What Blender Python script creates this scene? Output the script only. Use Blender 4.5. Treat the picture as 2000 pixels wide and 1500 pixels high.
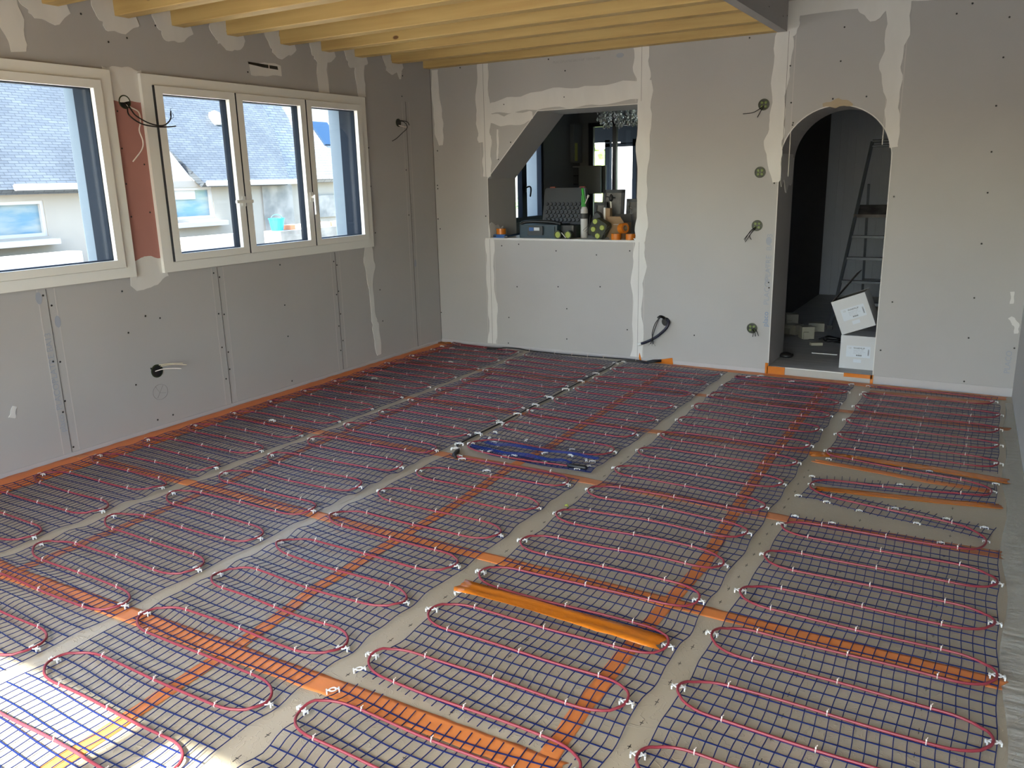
import bpy, math, random
from math import sin, cos, pi, sqrt, radians
from mathutils import Vector, Matrix
from mathutils.geometry import tessellate_polygon

for o in list(bpy.data.objects): bpy.data.objects.remove(o)
S = bpy.context.scene
COL = S.collection

# ------------------------------------------------------------------ camera
def cam_setup():
    f, p, yw, r = 1596.09, 0.24631, -0.53466, -0.02344
    cy, sy, cp, sp = cos(yw), sin(yw), cos(p), sin(p)
    fw = Vector((sy*cp, cy*cp, -sp)); rt = Vector((cy, -sy, 0)); up = rt.cross(fw)
    c, s = cos(r), sin(r)
    R = c*rt + s*up; U = -s*rt + c*up
    cd = bpy.data.cameras.new('camera'); cd.sensor_width = 36; cd.lens = 36*f/2000
    cd.clip_start = 0.02; cd.clip_end = 300
    o = bpy.data.objects.new('camera', cd); COL.objects.link(o)
    m = Matrix((( R.x, U.x, -fw.x, 4.56842), (R.y, U.y, -fw.y, -6.39117), (R.z, U.z, -fw.z, 1.53113), (0, 0, 0, 1)))
    o.matrix_world = m
    S.camera = o
cam_setup()

# ------------------------------------------------------------------ sky, sun, exposure
W = bpy.data.worlds.new('sky'); S.world = W; W.use_nodes = True
nt = W.node_tree; bg = nt.nodes['Background']
sk = nt.nodes.new('ShaderNodeTexSky'); sk.sky_type = 'NISHITA'; sk.sun_disc = False
sk.sun_elevation = radians(47); sk.sun_rotation = radians(180); sk.dust_density = 1.6; sk.air_density = 1.0
nt.links.new(sk.outputs[0], bg.inputs[0]); bg.inputs[1].default_value = 0.33
sl = bpy.data.lights.new('sun', 'SUN'); sl.energy = 5.5; sl.angle = radians(0.9); sl.color = (1, 0.95, 0.87)
so = bpy.data.objects.new('sun', sl); COL.objects.link(so)
# light travels +y and down, a hair towards +x
d = Vector((0.0, 1.0, -0.99)).normalized()
so.rotation_euler = d.to_track_quat('-Z', 'Y').to_euler()
vs = S.view_settings; vs.view_transform = 'Standard'; vs.look = 'None'; vs.gamma = 1; vs.use_curve_mapping = False
vs.exposure = 2.42

# ------------------------------------------------------------------ materials
def mat(name, col, rough=0.6, metal=0.0, spec=0.5, trans=0.0, noise=None, bump=None, coat=0.0, sheen=0):
    m = bpy.data.materials.new(name); m.use_nodes = True
    n = m.node_tree.nodes; l = m.node_tree.links; b = n['Principled BSDF']
    b.inputs['Base Color'].default_value = (*col, 1); b.inputs['Roughness'].default_value = rough
    b.inputs['Metallic'].default_value = metal; b.inputs['Specular IOR Level'].default_value = spec
    b.inputs['Coat Weight'].default_value = coat
    if noise or bump:
        tc = n.new('ShaderNodeTexCoord')
    if noise:                      # (scale, col2, stretch)
        mp = n.new('ShaderNodeMapping'); mp.inputs['Scale'].default_value = noise[2] if len(noise) > 2 else (1, 1, 1)
        l.new(tc.outputs['Object'], mp.inputs[0])
        nz = n.new('ShaderNodeTexNoise'); nz.inputs['Scale'].default_value = noise[0]; nz.inputs['Detail'].default_value = 5
        l.new(mp.outputs[0], nz.inputs['Vector'])
        cr = n.new('ShaderNodeValToRGB'); cr.color_ramp.elements[0].position = .35; cr.color_ramp.elements[1].position = .65
        cr.color_ramp.elements[0].color = (*col, 1); cr.color_ramp.elements[1].color = (*noise[1], 1)
        l.new(nz.outputs[0], cr.inputs[0]); l.new(cr.outputs[0], b.inputs['Base Color'])
    if bump:                       # (scale, strength, distance, stretch)
        mp2 = n.new('ShaderNodeMapping'); mp2.inputs['Scale'].default_value = bump[3] if len(bump) > 3 else (1, 1, 1)
        l.new(tc.outputs['Object'], mp2.inputs[0])
        n2 = n.new('ShaderNodeTexNoise'); n2.inputs['Scale'].default_value = bump[0]; n2.inputs['Detail'].default_value = 6
        l.new(mp2.outputs[0], n2.inputs['Vector'])
        bp = n.new('ShaderNodeBump'); bp.inputs['Strength'].default_value = bump[1]; bp.inputs['Distance'].default_value = bump[2]
        l.new(n2.outputs[0], bp.inputs['Height']); l.new(bp.outputs[0], b.inputs['Normal'])
    return m

M = {}
M['board'] = mat('plasterboard', (.42, .403, .396), .85, spec=.2, noise=(1.3, (.445, .428, .42)), bump=(60, .08, .002))
M['pink'] = mat('pink plasterboard', (.42, .20, .175), .85, spec=.2)
M['filler'] = mat('joint filler', (.72, .70, .68), .8, spec=.2, noise=(6, (.66, .64, .62), (1, 1, .4)))
M['paper'] = mat('board edge highlight', (.52, .49, .475), .85, spec=.2)  # lighter board tone, a highlight put into the colour
M['seam'] = mat('joint shadow gap', (.13, .12, .115), .9)
M['strip'] = mat('pale edge strip', (.47, .45, .455), .6)
M['screw'] = mat('black screw', (.015, .014, .013), .5)
M['ink'] = mat('grey blue ink', (.33, .35, .41), .8)
M['inkg'] = mat('grey ink', (.34, .325, .32), .8)
M['inkb'] = mat('blue ink', (.20, .28, .42), .8)
M['pencil'] = mat('pencil', (.23, .21, .205), .9)
M['glue'] = mat('beige glue', (.42, .34, .24), .85)
M['pvc'] = mat('white pvc', (.78, .77, .74), .35)
M['anth'] = mat('anthracite frame', (.008, .013, .022), .7, spec=.12)
M['render'] = mat('pale render', (.13, .165, .195), .9, bump=(80, .3, .003))
M['creamr'] = mat('cream render', (.33, .30, .255), .9, noise=(1.2, (.30, .27, .23)))
M['whiter'] = mat('white render', (.45, .43, .41), .9)
M['stain'] = mat('stained cement', (.17, .17, .16), .95, noise=(3, (.33, .31, .28)))
M['black'] = mat('black plastic', (.012, .012, .014), .4)
M['dark'] = mat('dark grey plastic', (.035, .038, .042), .5)
M['blackf'] = mat('black window frame', (.008, .010, .016), .35)
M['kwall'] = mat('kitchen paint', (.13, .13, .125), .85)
M['hall'] = mat('hall panelling', (.42, .46, .52), .6)
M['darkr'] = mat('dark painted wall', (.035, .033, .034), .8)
M['mesh'] = mat('blue mesh plastic', (.004, .015, .105), .5, spec=.3)
M['blueb'] = mat('bundled blue plastic', (.006, .024, .17), .4)
M['cable'] = mat('red heating cable', (.25, .032, .045), .36, spec=.5)
M['clip'] = mat('white plastic', (.8, .79, .76), .45)
M['tie'] = mat('pale cable tie', (.72, .6, .55), .5)
M['blk'] = mat('black rubber', (.01, .01, .012), .45)
M['btube'] = mat('blue black conduit', (.012, .012, .03), .4)
M['green'] = mat('green plastic', (.12, .17, .035), .4)
M['dgreen'] = mat('dark green plastic', (.03, .04, .015), .5)
M['lime'] = mat('lime plastic', (.32, .38, .06), .4)
M['bgreen'] = mat('bright green plastic', (.03, .32, .03), .4)
M['white'] = mat('white paint', (.75, .75, .74), .5)
M['wwire'] = mat('white wire', (.8, .72, .68), .5)
M['beige'] = mat('beige wire', (.60, .52, .38), .6)
M['carton'] = mat('white cardboard', (.55, .55, .56), .7)
M['brown'] = mat('brown cardboard', (.32, .21, .12), .8)
M['cartin'] = mat('dark inner cardboard', (.05, .045, .04), .8)
M['label'] = mat('label paper', (.58, .62, .68), .5)
M['alu'] = mat('scuffed aluminium', (.085, .10, .12), .5, metal=.2)
M['plat'] = mat('paint stained platform', (.18, .165, .15), .7, noise=(9, (.07, .06, .055)))
M['foam'] = mat('cream foam', (.42, .40, .31), .8)
M['navy'] = mat('dark blue plastic', (.012, .035, .055), .4)
M['blue'] = mat('blue plastic', (.02, .09, .3), .4)
M['sblue'] = mat('bright blue bucket', (.02, .33, .75), .4)
M['screed'] = mat('grey hall floor', (.32, .31, .295), .55, noise=(5, (.40, .385, .365), (1, 4, 1)), bump=(30, .2, .003))
M['bare'] = mat('bare threshold', (.42, .40, .37), .6, bump=(40, .3, .003))
M['grass'] = mat('grass', (.12, .22, .05), .9, noise=(8, (.3, .36, .12)))
M['leaf'] = mat('hedge leaf', (.09, .17, .06), .8, noise=(12, (.2, .28, .12)))
M['gravel'] = mat('pale ground', (.30, .275, .24), .95, noise=(3, (.5, .46, .4)))
M['brick'] = mat('orange brick', (.62, .25, .12), .8)
M['gutter'] = mat('zinc gutter', (.5, .52, .54), .4)
M['skyl'] = mat('skylight glass', (.008, .03, .07), .3)
M['chrome'] = mat('worn chrome', (.6, .6, .6), .2, metal=1)
M['photo'] = mat('dim photograph print', (.09, .085, .08), .5, noise=(9, (.2, .19, .18)))
M['yellow'] = mat('yellow sticker', (.40, .42, .08), .6)
M['grid'] = mat('dim grey panel', (.13, .135, .125), .6)

def wood():
    m = mat('pine', (.60, .44, .22), .55, spec=.35)
    n = m.node_tree.nodes; l = m.node_tree.links; b = n['Principled BSDF']
    tc = n.new('ShaderNodeTexCoord'); mp = n.new('ShaderNodeMapping'); mp.inputs['Scale'].default_value = (.5, 9, 9)
    l.new(tc.outputs['Object'], mp.inputs[0])
    nz = n.new('ShaderNodeTexNoise'); nz.inputs['Scale'].default_value = 2.5; nz.inputs['Detail'].default_value = 5; nz.inputs['Distortion'].default_value = .4
    l.new(mp.outputs[0], nz.inputs['Vector'])
    cr = n.new('ShaderNodeValToRGB'); e = cr.color_ramp.elements
    e[0].position = .3; e[0].color = (.52, .34, .125, 1); e[1].position = .7; e[1].color = (.62, .44, .175, 1)
    l.new(nz.outputs[0], cr.inputs[0])
    # knots
    mk = n.new('ShaderNodeMapping'); mk.inputs['Scale'].default_value = (1.6, 3.2, 3.2); l.new(tc.outputs['Object'], mk.inputs[0])
    vo = n.new('ShaderNodeTexVoronoi'); vo.inputs['Scale'].default_value = 1.5; l.new(mk.outputs[0], vo.inputs['Vector'])
    c2 = n.new('ShaderNodeValToRGB'); f = c2.color_ramp.elements
    f[0].position = .045; f[0].color = (1, 1, 1, 1); f[1].position = .075; f[1].color = (0, 0, 0, 1)
    l.new(vo.outputs['Distance'], c2.inputs[0])
    mx = n.new('ShaderNodeMix'); mx.data_type = 'RGBA'; l.new(c2.outputs[0], mx.inputs['Factor'])
    l.new(cr.outputs[0], mx.inputs[6]); mx.inputs[7].default_value = (.17, .08, .03, 1)
    l.new(mx.outputs[2], b.inputs['Base Color'])
    return m
M['pine'] = wood()

def floor_mat():
    m = mat('foil faced insulation', (.36, .32, .25), .33, spec=.45)
    n = m.node_tree.nodes; l = m.node_tree.links; b = n['Principled BSDF']
    tc = n.new('ShaderNodeTexCoord')
    nz = n.new('ShaderNodeTexNoise'); nz.inputs['Scale'].default_value = 1.7; nz.inputs['Detail'].default_value = 4
    l.new(tc.outputs['Object'], nz.inputs['Vector'])
    cr = n.new('ShaderNodeValToRGB'); e = cr.color_ramp.elements
    e[0].position = .3; e[0].color = (.39, .33, .235, 1); e[1].position = .75; e[1].color = (.46, .395, .295, 1)
    l.new(nz.outputs[0], cr.inputs[0]); l.new(cr.outputs[0], b.inputs['Base Color'])
    n2 = n.new('ShaderNodeTexNoise'); n2.inputs['Scale'].default_value = 9; n2.inputs['Detail'].default_value = 3; n2.inputs['Distortion'].default_value = 2.2
    l.new(tc.outputs['Object'], n2.inputs['Vector'])
    c2 = n.new('ShaderNodeValToRGB'); f = c2.color_ramp.elements      # thin curled ridges
    f[0].position = .485; f[0].color = (0, 0, 0, 1); f[1].position = .5; f[1].color = (1, 1, 1, 1)
    g = c2.color_ramp.elements.new(.515); g.color = (0, 0, 0, 1)
    l.new(n2.outputs[0], c2.inputs[0])
    bp = n.new('ShaderNodeBump'); bp.inputs['Strength'].default_value = .35; bp.inputs['Distance'].default_value = .003
    l.new(c2.outputs[0], bp.inputs['Height'])
    n3 = n.new('ShaderNodeTexNoise'); n3.inputs['Scale'].default_value = 25; l.new(tc.outputs['Object'], n3.inputs['Vector'])
    b2 = n.new('ShaderNodeBump'); b2.inputs['Strength'].default_value = .18; b2.inputs['Distance'].default_value = .003
    l.new(n3.outputs[0], b2.inputs['Height']); l.new(bp.outputs[0], b2.inputs['Normal']); l.new(b2.outputs[0], b.inputs['Normal'])
    return m
M['floor'] = floor_mat()

def tape_mat(name, col, alpha, rough, bs=.5):
    m = mat(name, col, rough, spec=.5, bump=(26, bs, .004, (1, 1, 1)))
    n = m.node_tree.nodes; b = n['Principled BSDF']; b.inputs['Alpha'].default_value = alpha
    return m
M['tape'] = tape_mat('orange tape', (.80, .26, .07), .82, .38)
M['tapep'] = tape_mat('worn orange tape', (.74, .28, .12), .66, .42)
M['tapew'] = tape_mat('fresh orange tape', (.84, .22, .03), .96, .4)
M['tapes'] = tape_mat('glossy orange tape', (.60, .17, .012), .97, .25, 1.0)
def film():
    m = mat('clear polythene', (.66, .64, .58), .22, spec=.6, bump=(5, 1.0, .03, (1.2, 7, 1)))
    m.node_tree.nodes['Principled BSDF'].inputs['Alpha'].default_value = .26
    return m
M['film'] = film()
def glass():
    m = bpy.data.materials.new('window glass'); m.use_nodes = True
    n = m.node_tree.nodes; l = m.node_tree.links; n.remove(n['Principled BSDF'])
    t = n.new('ShaderNodeBsdfTransparent'); t.inputs[0].default_value = (.95, .98, .97, 1)
    g = n.new('ShaderNodeBsdfGlossy'); g.inputs['Roughness'].default_value = .02
    lw = n.new('ShaderNodeLayerWeight'); lw.inputs[0].default_value = .5
    pw = n.new('ShaderNodeMath'); pw.operation = 'POWER'; pw.inputs[1].default_value = 5; l.new(lw.outputs['Facing'], pw.inputs[0])
    ma = n.new('ShaderNodeMath'); ma.operation = 'MULTIPLY_ADD'; ma.inputs[1].default_value = .7; ma.inputs[2].default_value = .03; l.new(pw.outputs[0], ma.inputs[0])
    mx = n.new('ShaderNodeMixShader'); l.new(ma.outputs[0], mx.inputs[0]); l.new(t.outputs[0], mx.inputs[1]); l.new(g.outputs[0], mx.inputs[2])
    l.new(mx.outputs[0], n['Material Output'].inputs[0])
    return m
M['glass'] = glass()
def crystal():
    m = mat('cut crystal', (.75, .8, .8), .05, spec=1.0, metal=.75)
    return m
M['crystal'] = crystal()
def slate(name, c1, c2, sc=3.2):
    m = mat(name, c1, .6)
    n = m.node_tree.nodes; l = m.node_tree.links; b = n['Principled BSDF']
    uv = n.new('ShaderNodeUVMap')
    br = n.new('ShaderNodeTexBrick'); br.inputs['Scale'].default_value = sc; br.inputs['Color1'].default_value = (*c1, 1); br.inputs['Color2'].default_value = (*c2, 1)
    br.inputs['Mortar'].default_value = (c1[0]*.3, c1[1]*.3, c1[2]*.33, 1); br.inputs['Mortar Size'].default_value = .014
    br.inputs['Brick Width'].default_value = .5; br.inputs['Row Height'].default_value = .17
    l.new(uv.outputs[0], br.inputs['Vector'])
    nz = n.new('ShaderNodeTexNoise'); nz.inputs['Scale'].default_value = 1.5; nz.inputs['Detail'].default_value = 6; l.new(uv.outputs[0], nz.inputs['Vector'])
    mx = n.new('ShaderNodeMix'); mx.data_type = 'RGBA'; mx.blend_type = 'MULTIPLY'; mx.inputs['Factor'].default_value = .6
    l.new(br.outputs[0], mx.inputs[6]); l.new(nz.outputs[0], mx.inputs[7]); l.new(mx.outputs[2], b.inputs['Base Color'])
    return m
M['slate'] = slate('slate roof', (.085, .10, .118), (.115, .132, .15))
M['slate2'] = slate('pale stone slate roof', (.27, .27, .265), (.36, .36, .35), 2.2)

# ------------------------------------------------------------------ mesh builder
class MB:
    def __init__(s): s.v = []; s.f = []; s.mi = []; s.uv = None
    def add(s, vs, fs, mi=0):
        o = len(s.v); s.v += [tuple(p) for p in vs]
        for f in fs: s.f.append(tuple(i+o for i in f)); s.mi.append(mi)
    def box(s, a, b, mi=0, rot=None, pivot=None):
        x0, y0, z0 = a; x1, y1, z1 = b
        vs = [Vector(p) for p in ((x0,y0,z0),(x1,y0,z0),(x1,y1,z0),(x0,y1,z0),(x0,y0,z1),(x1,y0,z1),(x1,y1,z1),(x0,y1,z1))]
        if rot is not None:
            pv = Vector(pivot) if pivot else (Vector(a)+Vector(b))/2
            vs = [rot @ (p-pv) + pv for p in vs]
        s.add(vs, [(0,3,2,1),(4,5,6,7),(0,1,5,4),(1,2,6,5),(2,3,7,6),(3,0,4,7)], mi); return s
    def rbox(s, a, b, r, mi=0, rot=None, pivot=None, axis=2, seg=3):
        """box with corners rounded round one axis"""
        a = list(a); b = list(b)
        i, j = [k for k in range(3) if k != axis]
        pts = []
        for (cx, cy, t0) in ((b[i]-r, b[j]-r, 0), (a[i]+r, b[j]-r, pi/2), (a[i]+r, a[j]+r, pi), (b[i]-r, a[j]+r, 1.5*pi)):
            for k in range(seg+1):
                t = t0 + pi/2*k/seg; pts.append((cx+r*cos(t), cy+r*sin(t)))
        n = len(pts); vs = []
        for w in (a[axis], b[axis]):
            for p in pts:
                q = [0, 0, 0]; q[i], q[j], q[axis] = p[0], p[1], w; vs.append(Vector(q))
        if rot is not None:
            pv = Vector(pivot) if pivot else (Vector(a)+Vector(b))/2
            vs = [rot @ (p-pv) + pv for p in vs]
        s.add(vs, [tuple(range(n-1, -1, -1)), tuple(range(n, 2*n))] + [(k, (k+1) % n, n+(k+1) % n, n+k) for k in range(n)], mi); return s
    def tube(s, pts, r, seg=6, mi=0, cap=True, flat=1.0):
        pts = [Vector(p) for p in pts]; n = len(pts); rr = r if isinstance(r, (list, tuple)) else [r]*n
        vs = []; prev = None
        for i, p in enumerate(pts):
            t = (pts[min(i+1, n-1)] - pts[max(i-1, 0)])
            if t.length < 1e-9: t = Vector((1, 0, 0))
            t.normalize()
            if prev is None:
                u = t.cross(Vector((0, 0, 1)))
                if u.length < 1e-3: u = t.cross(Vector((0, 1, 0)))
            else:
                u = prev - t*prev.dot(t)
            u.normalize(); prev = u; w = u.cross(t)
            for k in range(seg):
                a = 2*pi*(k+.5)/seg; vs.append(p + u*cos(a)*rr[i] + w*sin(a)*rr[i]*flat)
        fs = [(i*seg+k, i*seg+(k+1) % seg, (i+1)*seg+(k+1) % seg, (i+1)*seg+k) for i in range(n-1) for k in range(seg)]
        if cap: fs += [tuple(range(seg)), tuple(range((n-1)*seg+seg-1, (n-1)*seg-1, -1))]
        s.add(vs, fs, mi); return s
    def lathe(s, prof, c=(0, 0, 0), axis='z', seg=20, mi=0, rot=None):
        vs = []; n = len(prof); c = Vector(c)
        for (r, h) in prof:
            for k in range(seg):
                a = 2*pi*k/seg
                if axis == 'z': p = Vector((r*cos(a), r*sin(a), h))
                elif axis == 'y': p = Vector((r*cos(a), h, r*sin(a)))
                else: p = Vector((h, r*cos(a), r*sin(a)))
                if rot is not None: p = rot @ p
                vs.append(p + c)
        fs = [(i*seg+k, i*seg+(k+1) % seg, (i+1)*seg+(k+1) % seg, (i+1)*seg+k) for i in range(n-1) for k in range(seg)]
        s.add(vs, fs, mi); return s
    def torus(s, c, R, r, axis='z', seg=16, rs=6, mi=0, sx=1.0, rot=None):
        vs = []; c = Vector(c)
        for i in range(seg):
            a = 2*pi*i/seg
            for k in range(rs):
                b = 2*pi*k/rs; q = R + r*cos(b)
                x, y, z = q*cos(a)*sx, q*sin(a), r*sin(b)
                p = Vector((x, y, z)) if axis == 'z' else (Vector((x, z, y)) if axis == 'y' else Vector((z, x, y)))
                if rot is not None: p = rot @ p
                vs.append(p + c)
        s.add(vs, [(i*rs+k, i*rs+(k+1) % rs, ((i+1) % seg)*rs+(k+1) % rs, ((i+1) % seg)*rs+k) for i in range(seg) for k in range(rs)], mi); return s
    def plate(s, poly, mp, w0, w1, holes=(), mi=0):
        """polygon (with holes) in 2D, mapped by mp(u, v, w), extruded between w0 and w1"""
        loops = [list(poly)] + [list(h) for h in holes]
        flat = [p for L in loops for p in L]
        tris = tessellate_polygon([[Vector((p[0], p[1], 0)) for p in L] for L in loops])
        n = len(flat)
        vs = [mp(p[0], p[1], w0) for p in flat] + [mp(p[0], p[1], w1) for p in flat]
        fs = [tuple(t) for t in tris] + [tuple(n+i for i in reversed(t)) for t in tris]
        o = 0
        for L in loops:
            m = len(L)
            for k in range(m): fs.append((o+k, o+(k+1) % m, n+o+(k+1) % m, n+o+k))
            o += m
        s.add(vs, fs, mi); return s
    def build(s, name, mats, parent=None, smooth=False, **tags):
        me = bpy.data.meshes.new(name); me.from_pydata(s.v, [], s.f)
        if not isinstance(mats, (list, tuple)): mats = [mats]
        for m in mats: me.materials.append(M[m] if isinstance(m, str) else m)
        if len(mats) > 1: me.polygons.foreach_set('material_index', s.mi)
        if smooth: me.polygons.foreach_set('use_smooth', [True]*len(me.polygons))
        me.update()
        if s.uv:
            ul = me.uv_layers.new(name='UVMap')
            for lp in me.loops: ul.data[lp.index].uv = s.uv(Vector(s.v[lp.vertex_index]))
        import bmesh
        bm = bmesh.new(); bm.from_mesh(me); bmesh.ops.recalc_face_normals(bm, faces=bm.faces); bm.to_mesh(me); bm.free()
        o = bpy.data.objects.new(name, me); COL.objects.link(o)
        if parent is not None: o.parent = parent; o.matrix_parent_inverse = parent.matrix_basis.inverted()
        for k, v in tags.items(): o[k] = v
        return o

def thing(name, label, category, loc=(0, 0, 0), group=None):
    o = bpy.data.objects.new(name, None); COL.objects.link(o); o.location = loc; o.empty_display_size = .05
    o['label'] = label; o['category'] = category
    if group: o['group'] = group
    bpy.context.view_layer.update() if False else None
    return o
def inst(me, name, parent, loc, rz=0, sc=1.0):
    o = bpy.data.objects.new(name, me); COL.objects.link(o)
    o.parent = parent; o.matrix_parent_inverse = parent.matrix_basis.inverted()
    o.location = loc; o.rotation_euler = (0, 0, rz); o.scale = (sc, sc, sc); return o
def smooth_path(pts, n=8):
    """Catmull-Rom"""
    P = [Vector(p) for p in pts]; out = []
    for i in range(len(P)-1):
        p0 = P[max(i-1, 0)]; p1 = P[i]; p2 = P[i+1]; p3 = P[min(i+2, len(P)-1)]
        for k in range(n):
            t = k/n
            out.append(.5*((2*p1) + (p2-p0)*t + (2*p0-5*p1+4*p2-p3)*t*t + (3*p1-p0-3*p2+p3)*t**3))
    out.append(P[-1]); return out
def text(body, size, name, m, parent, origin, ux, uy, extr=.0004):
    cu = bpy.data.curves.new(name, 'FONT'); cu.body = body; cu.size = size; cu.extrude = extr; cu.align_x = 'LEFT'
    o = bpy.data.objects.new(name, cu); COL.objects.link(o)
    dg = bpy.context.evaluated_depsgraph_get(); me = bpy.data.meshes.new_from_object(o.evaluated_get(dg))
    bpy.data.objects.remove(o); bpy.data.curves.remove(cu)
    me.materials.clear(); me.materials.append(M[m])
    ux = Vector(ux).normalized(); uy = Vector(uy).normalized(); uz = ux.cross(uy)
    for v in me.vertices: v.co = Vector(origin) + ux*v.co.x + uy*v.co.y + uz*v.co.z
    o = bpy.data.objects.new(name, me); COL.objects.link(o)
    if parent is not None: o.parent = parent; o.matrix_parent_inverse = parent.matrix_basis.inverted()
    return o
mx_ = lambda u, v, w: (w, u, v)       # plane x = const : u = y, v = z
my_ = lambda u, v, w: (u, w, v)       # plane y = const : u = x, v = z
mz_ = lambda u, v, w: (u, v, w)
rect = lambda a, b, c, d: [(a, b), (c, b), (c, d), (a, d)]

# ------------------------------------------------------------------ ROOM SHELL
YF = -6.95; XR = 4.77; XW = lambda y: 4.766 - .026*y
b = MB(); b.plate([(0, 0), (0, YF-.3), (XW(YF-.3), YF-.3), (XW(0), 0)], mz_, -.12, 0); floor = b.build('floor', 'floor', kind='structure')
# left wall: two window openings, inner board + masonry, reveals in pale render
W1 = (-5.60, -3.245, 1.03, 2.165); W2 = (-2.985, -.985, 1.03, 2.165)
def wr(w): return rect(w[0], w[2], w[1], w[3])
b = MB()
b.plate(rect(YF-.3, -.12, 0, 2.75), mx_, -.05, 0, [wr(W1), wr(W2)])
wall_left = b.build('wall_left', ['board'], kind='structure')
b = MB(); b.plate(rect(YF-.3, -.12, 3.2, 2.75), mx_, -.31, -.05, [rect(-5.62, 1.0, -3.30, 2.19), rect(-2.99, 1.0, -1.03, 2.19), rect(1.30, 1.06, 2.16, 2.2)])
b.build('masonry', 'render', wall_left)
# pink fire board between the windows
MB().plate(rect(-3.235, 1.0, -3.0, 2.2), mx_, 0, .0015).build('pink_board', 'pink', wall_left)

# back wall 0.49 thick with hatch and arch
arch = [(3.124, -.01), (3.876, -.01)] + [(3.5+.376*cos(t), 1.60+.376*sin(t)) for t in [pi*k/28 for k in range(29)]]
hatch = [(.583, 1.005), (2.007, 1.005), (2.007, 2.078), (1.098, 2.078), (.583, 1.534)]
outer = [(-.31, -.12), (3.124, -.12), (3.124, -.005), (3.876, -.005), (3.876, -.12), (XR+.02, -.12), (XR+.02, 4.2), (-.31, 4.2)]
b = MB(); outer2 = [(-.31, -.12), (3.124, -.12)] + [(3.124, 1.6)] + [(3.5-.376*cos(t), 1.60+.376*sin(t)) for t in [pi*k/28 for k in range(1, 28)]] + [(3.876, 1.6), (3.876, -.12), (XR+.02, -.12), (XR+.02, 4.2), (-.31, 4.2)]
b.plate(outer2, my_, 0, .49, [hatch])
wall_back = b.build('wall_back', 'board', kind='structure')
# right wall, front wall with the patio doors (behind the camera)
XW = lambda y: 4.766 - .026*y
b = MB(); b.plate([(XW(0), 0), (XW(YF-.3), YF-.3), (XW(YF-.3)+.15, YF-.3), (XW(0)+.3, 0)], mz_, -.12, 4.2); wall_right = b.build('wall_right', 'board', kind='structure')
b = MB(); b.plate(rect(-.31, -.12, XR+.40, 4.2), my_, YF-.3, YF, [rect(1.02, 0.0, 4.72, 2.13)])
wall_front = b.build('wall_front', 'board', kind='structure')
# ceiling deck over the joists, plasterboard trimmer and the high ceiling of the stair void
b = MB(); b.box((0, YF, 2.72), (3.13, 0, 2.76)); ceiling = b.build('ceiling', 'pine', kind='structure')
b = MB(); b.box((-.3, YF-.3, 4.2), (XR+.4, .49, 4.3)); b.build('ceiling_upper', 'board', kind='structure')
b = MB(); b.box((3.06, YF, 2.5), (3.125, -.002, 4.2)); tr = b.build('trim_1', 'board', kind='structure')
b = MB()
for (y, z) in ((-.15, 2.58), (-.15, 2.85), (-.55, 2.58), (-.55, 2.8), (-.03, 2.6), (-.03, 2.8), (-.95, 2.58)):
    b.lathe([(0, 0), (.004, 0), (.004, .002), (0, .002)], (3.125, y, z), axis='x', seg=6)
b.build('screw_heads', 'screw', tr, kind='stuff')

b = MB(); rnd = random.Random(77)
for gx in (2.91, 3.32, 3.83, 4.17, 4.52):
    y = -2.1
    while y > -5.6:
        x = gx+rnd.uniform(-.006, .006); l_ = rnd.uniform(.010, .018)
        b.box((x, y-l_, 0), (x+.0016, y+l_, .0008)); b.box((x-.005, y-.001, 0), (x+.006, y+.001, .0008)); y -= .112
b.build('print_marks', 'screw', floor, kind='stuff')

# ---- patio doors behind the camera: frame, post, glass
b = MB()
for x0, x1 in ((1.02, 1.08), (2.545, 2.685), (4.66, 4.72)): b.box((x0, YF-.30, 0), (x1, YF-.23, 2.13))
for z0, z1 in ((0, .04), (2.07, 2.13)): b.box((1.02, YF-.30, z0), (4.72, YF-.23, z1))
dr = b.build('door_1', 'anth', kind='structure')
MB().box((1.08, YF-.268, .04), (2.545, YF-.262, 2.07)).box((2.685, YF-.268, .04), (4.66, YF-.262, 2.07)).build('glass', 'glass', dr)

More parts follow.
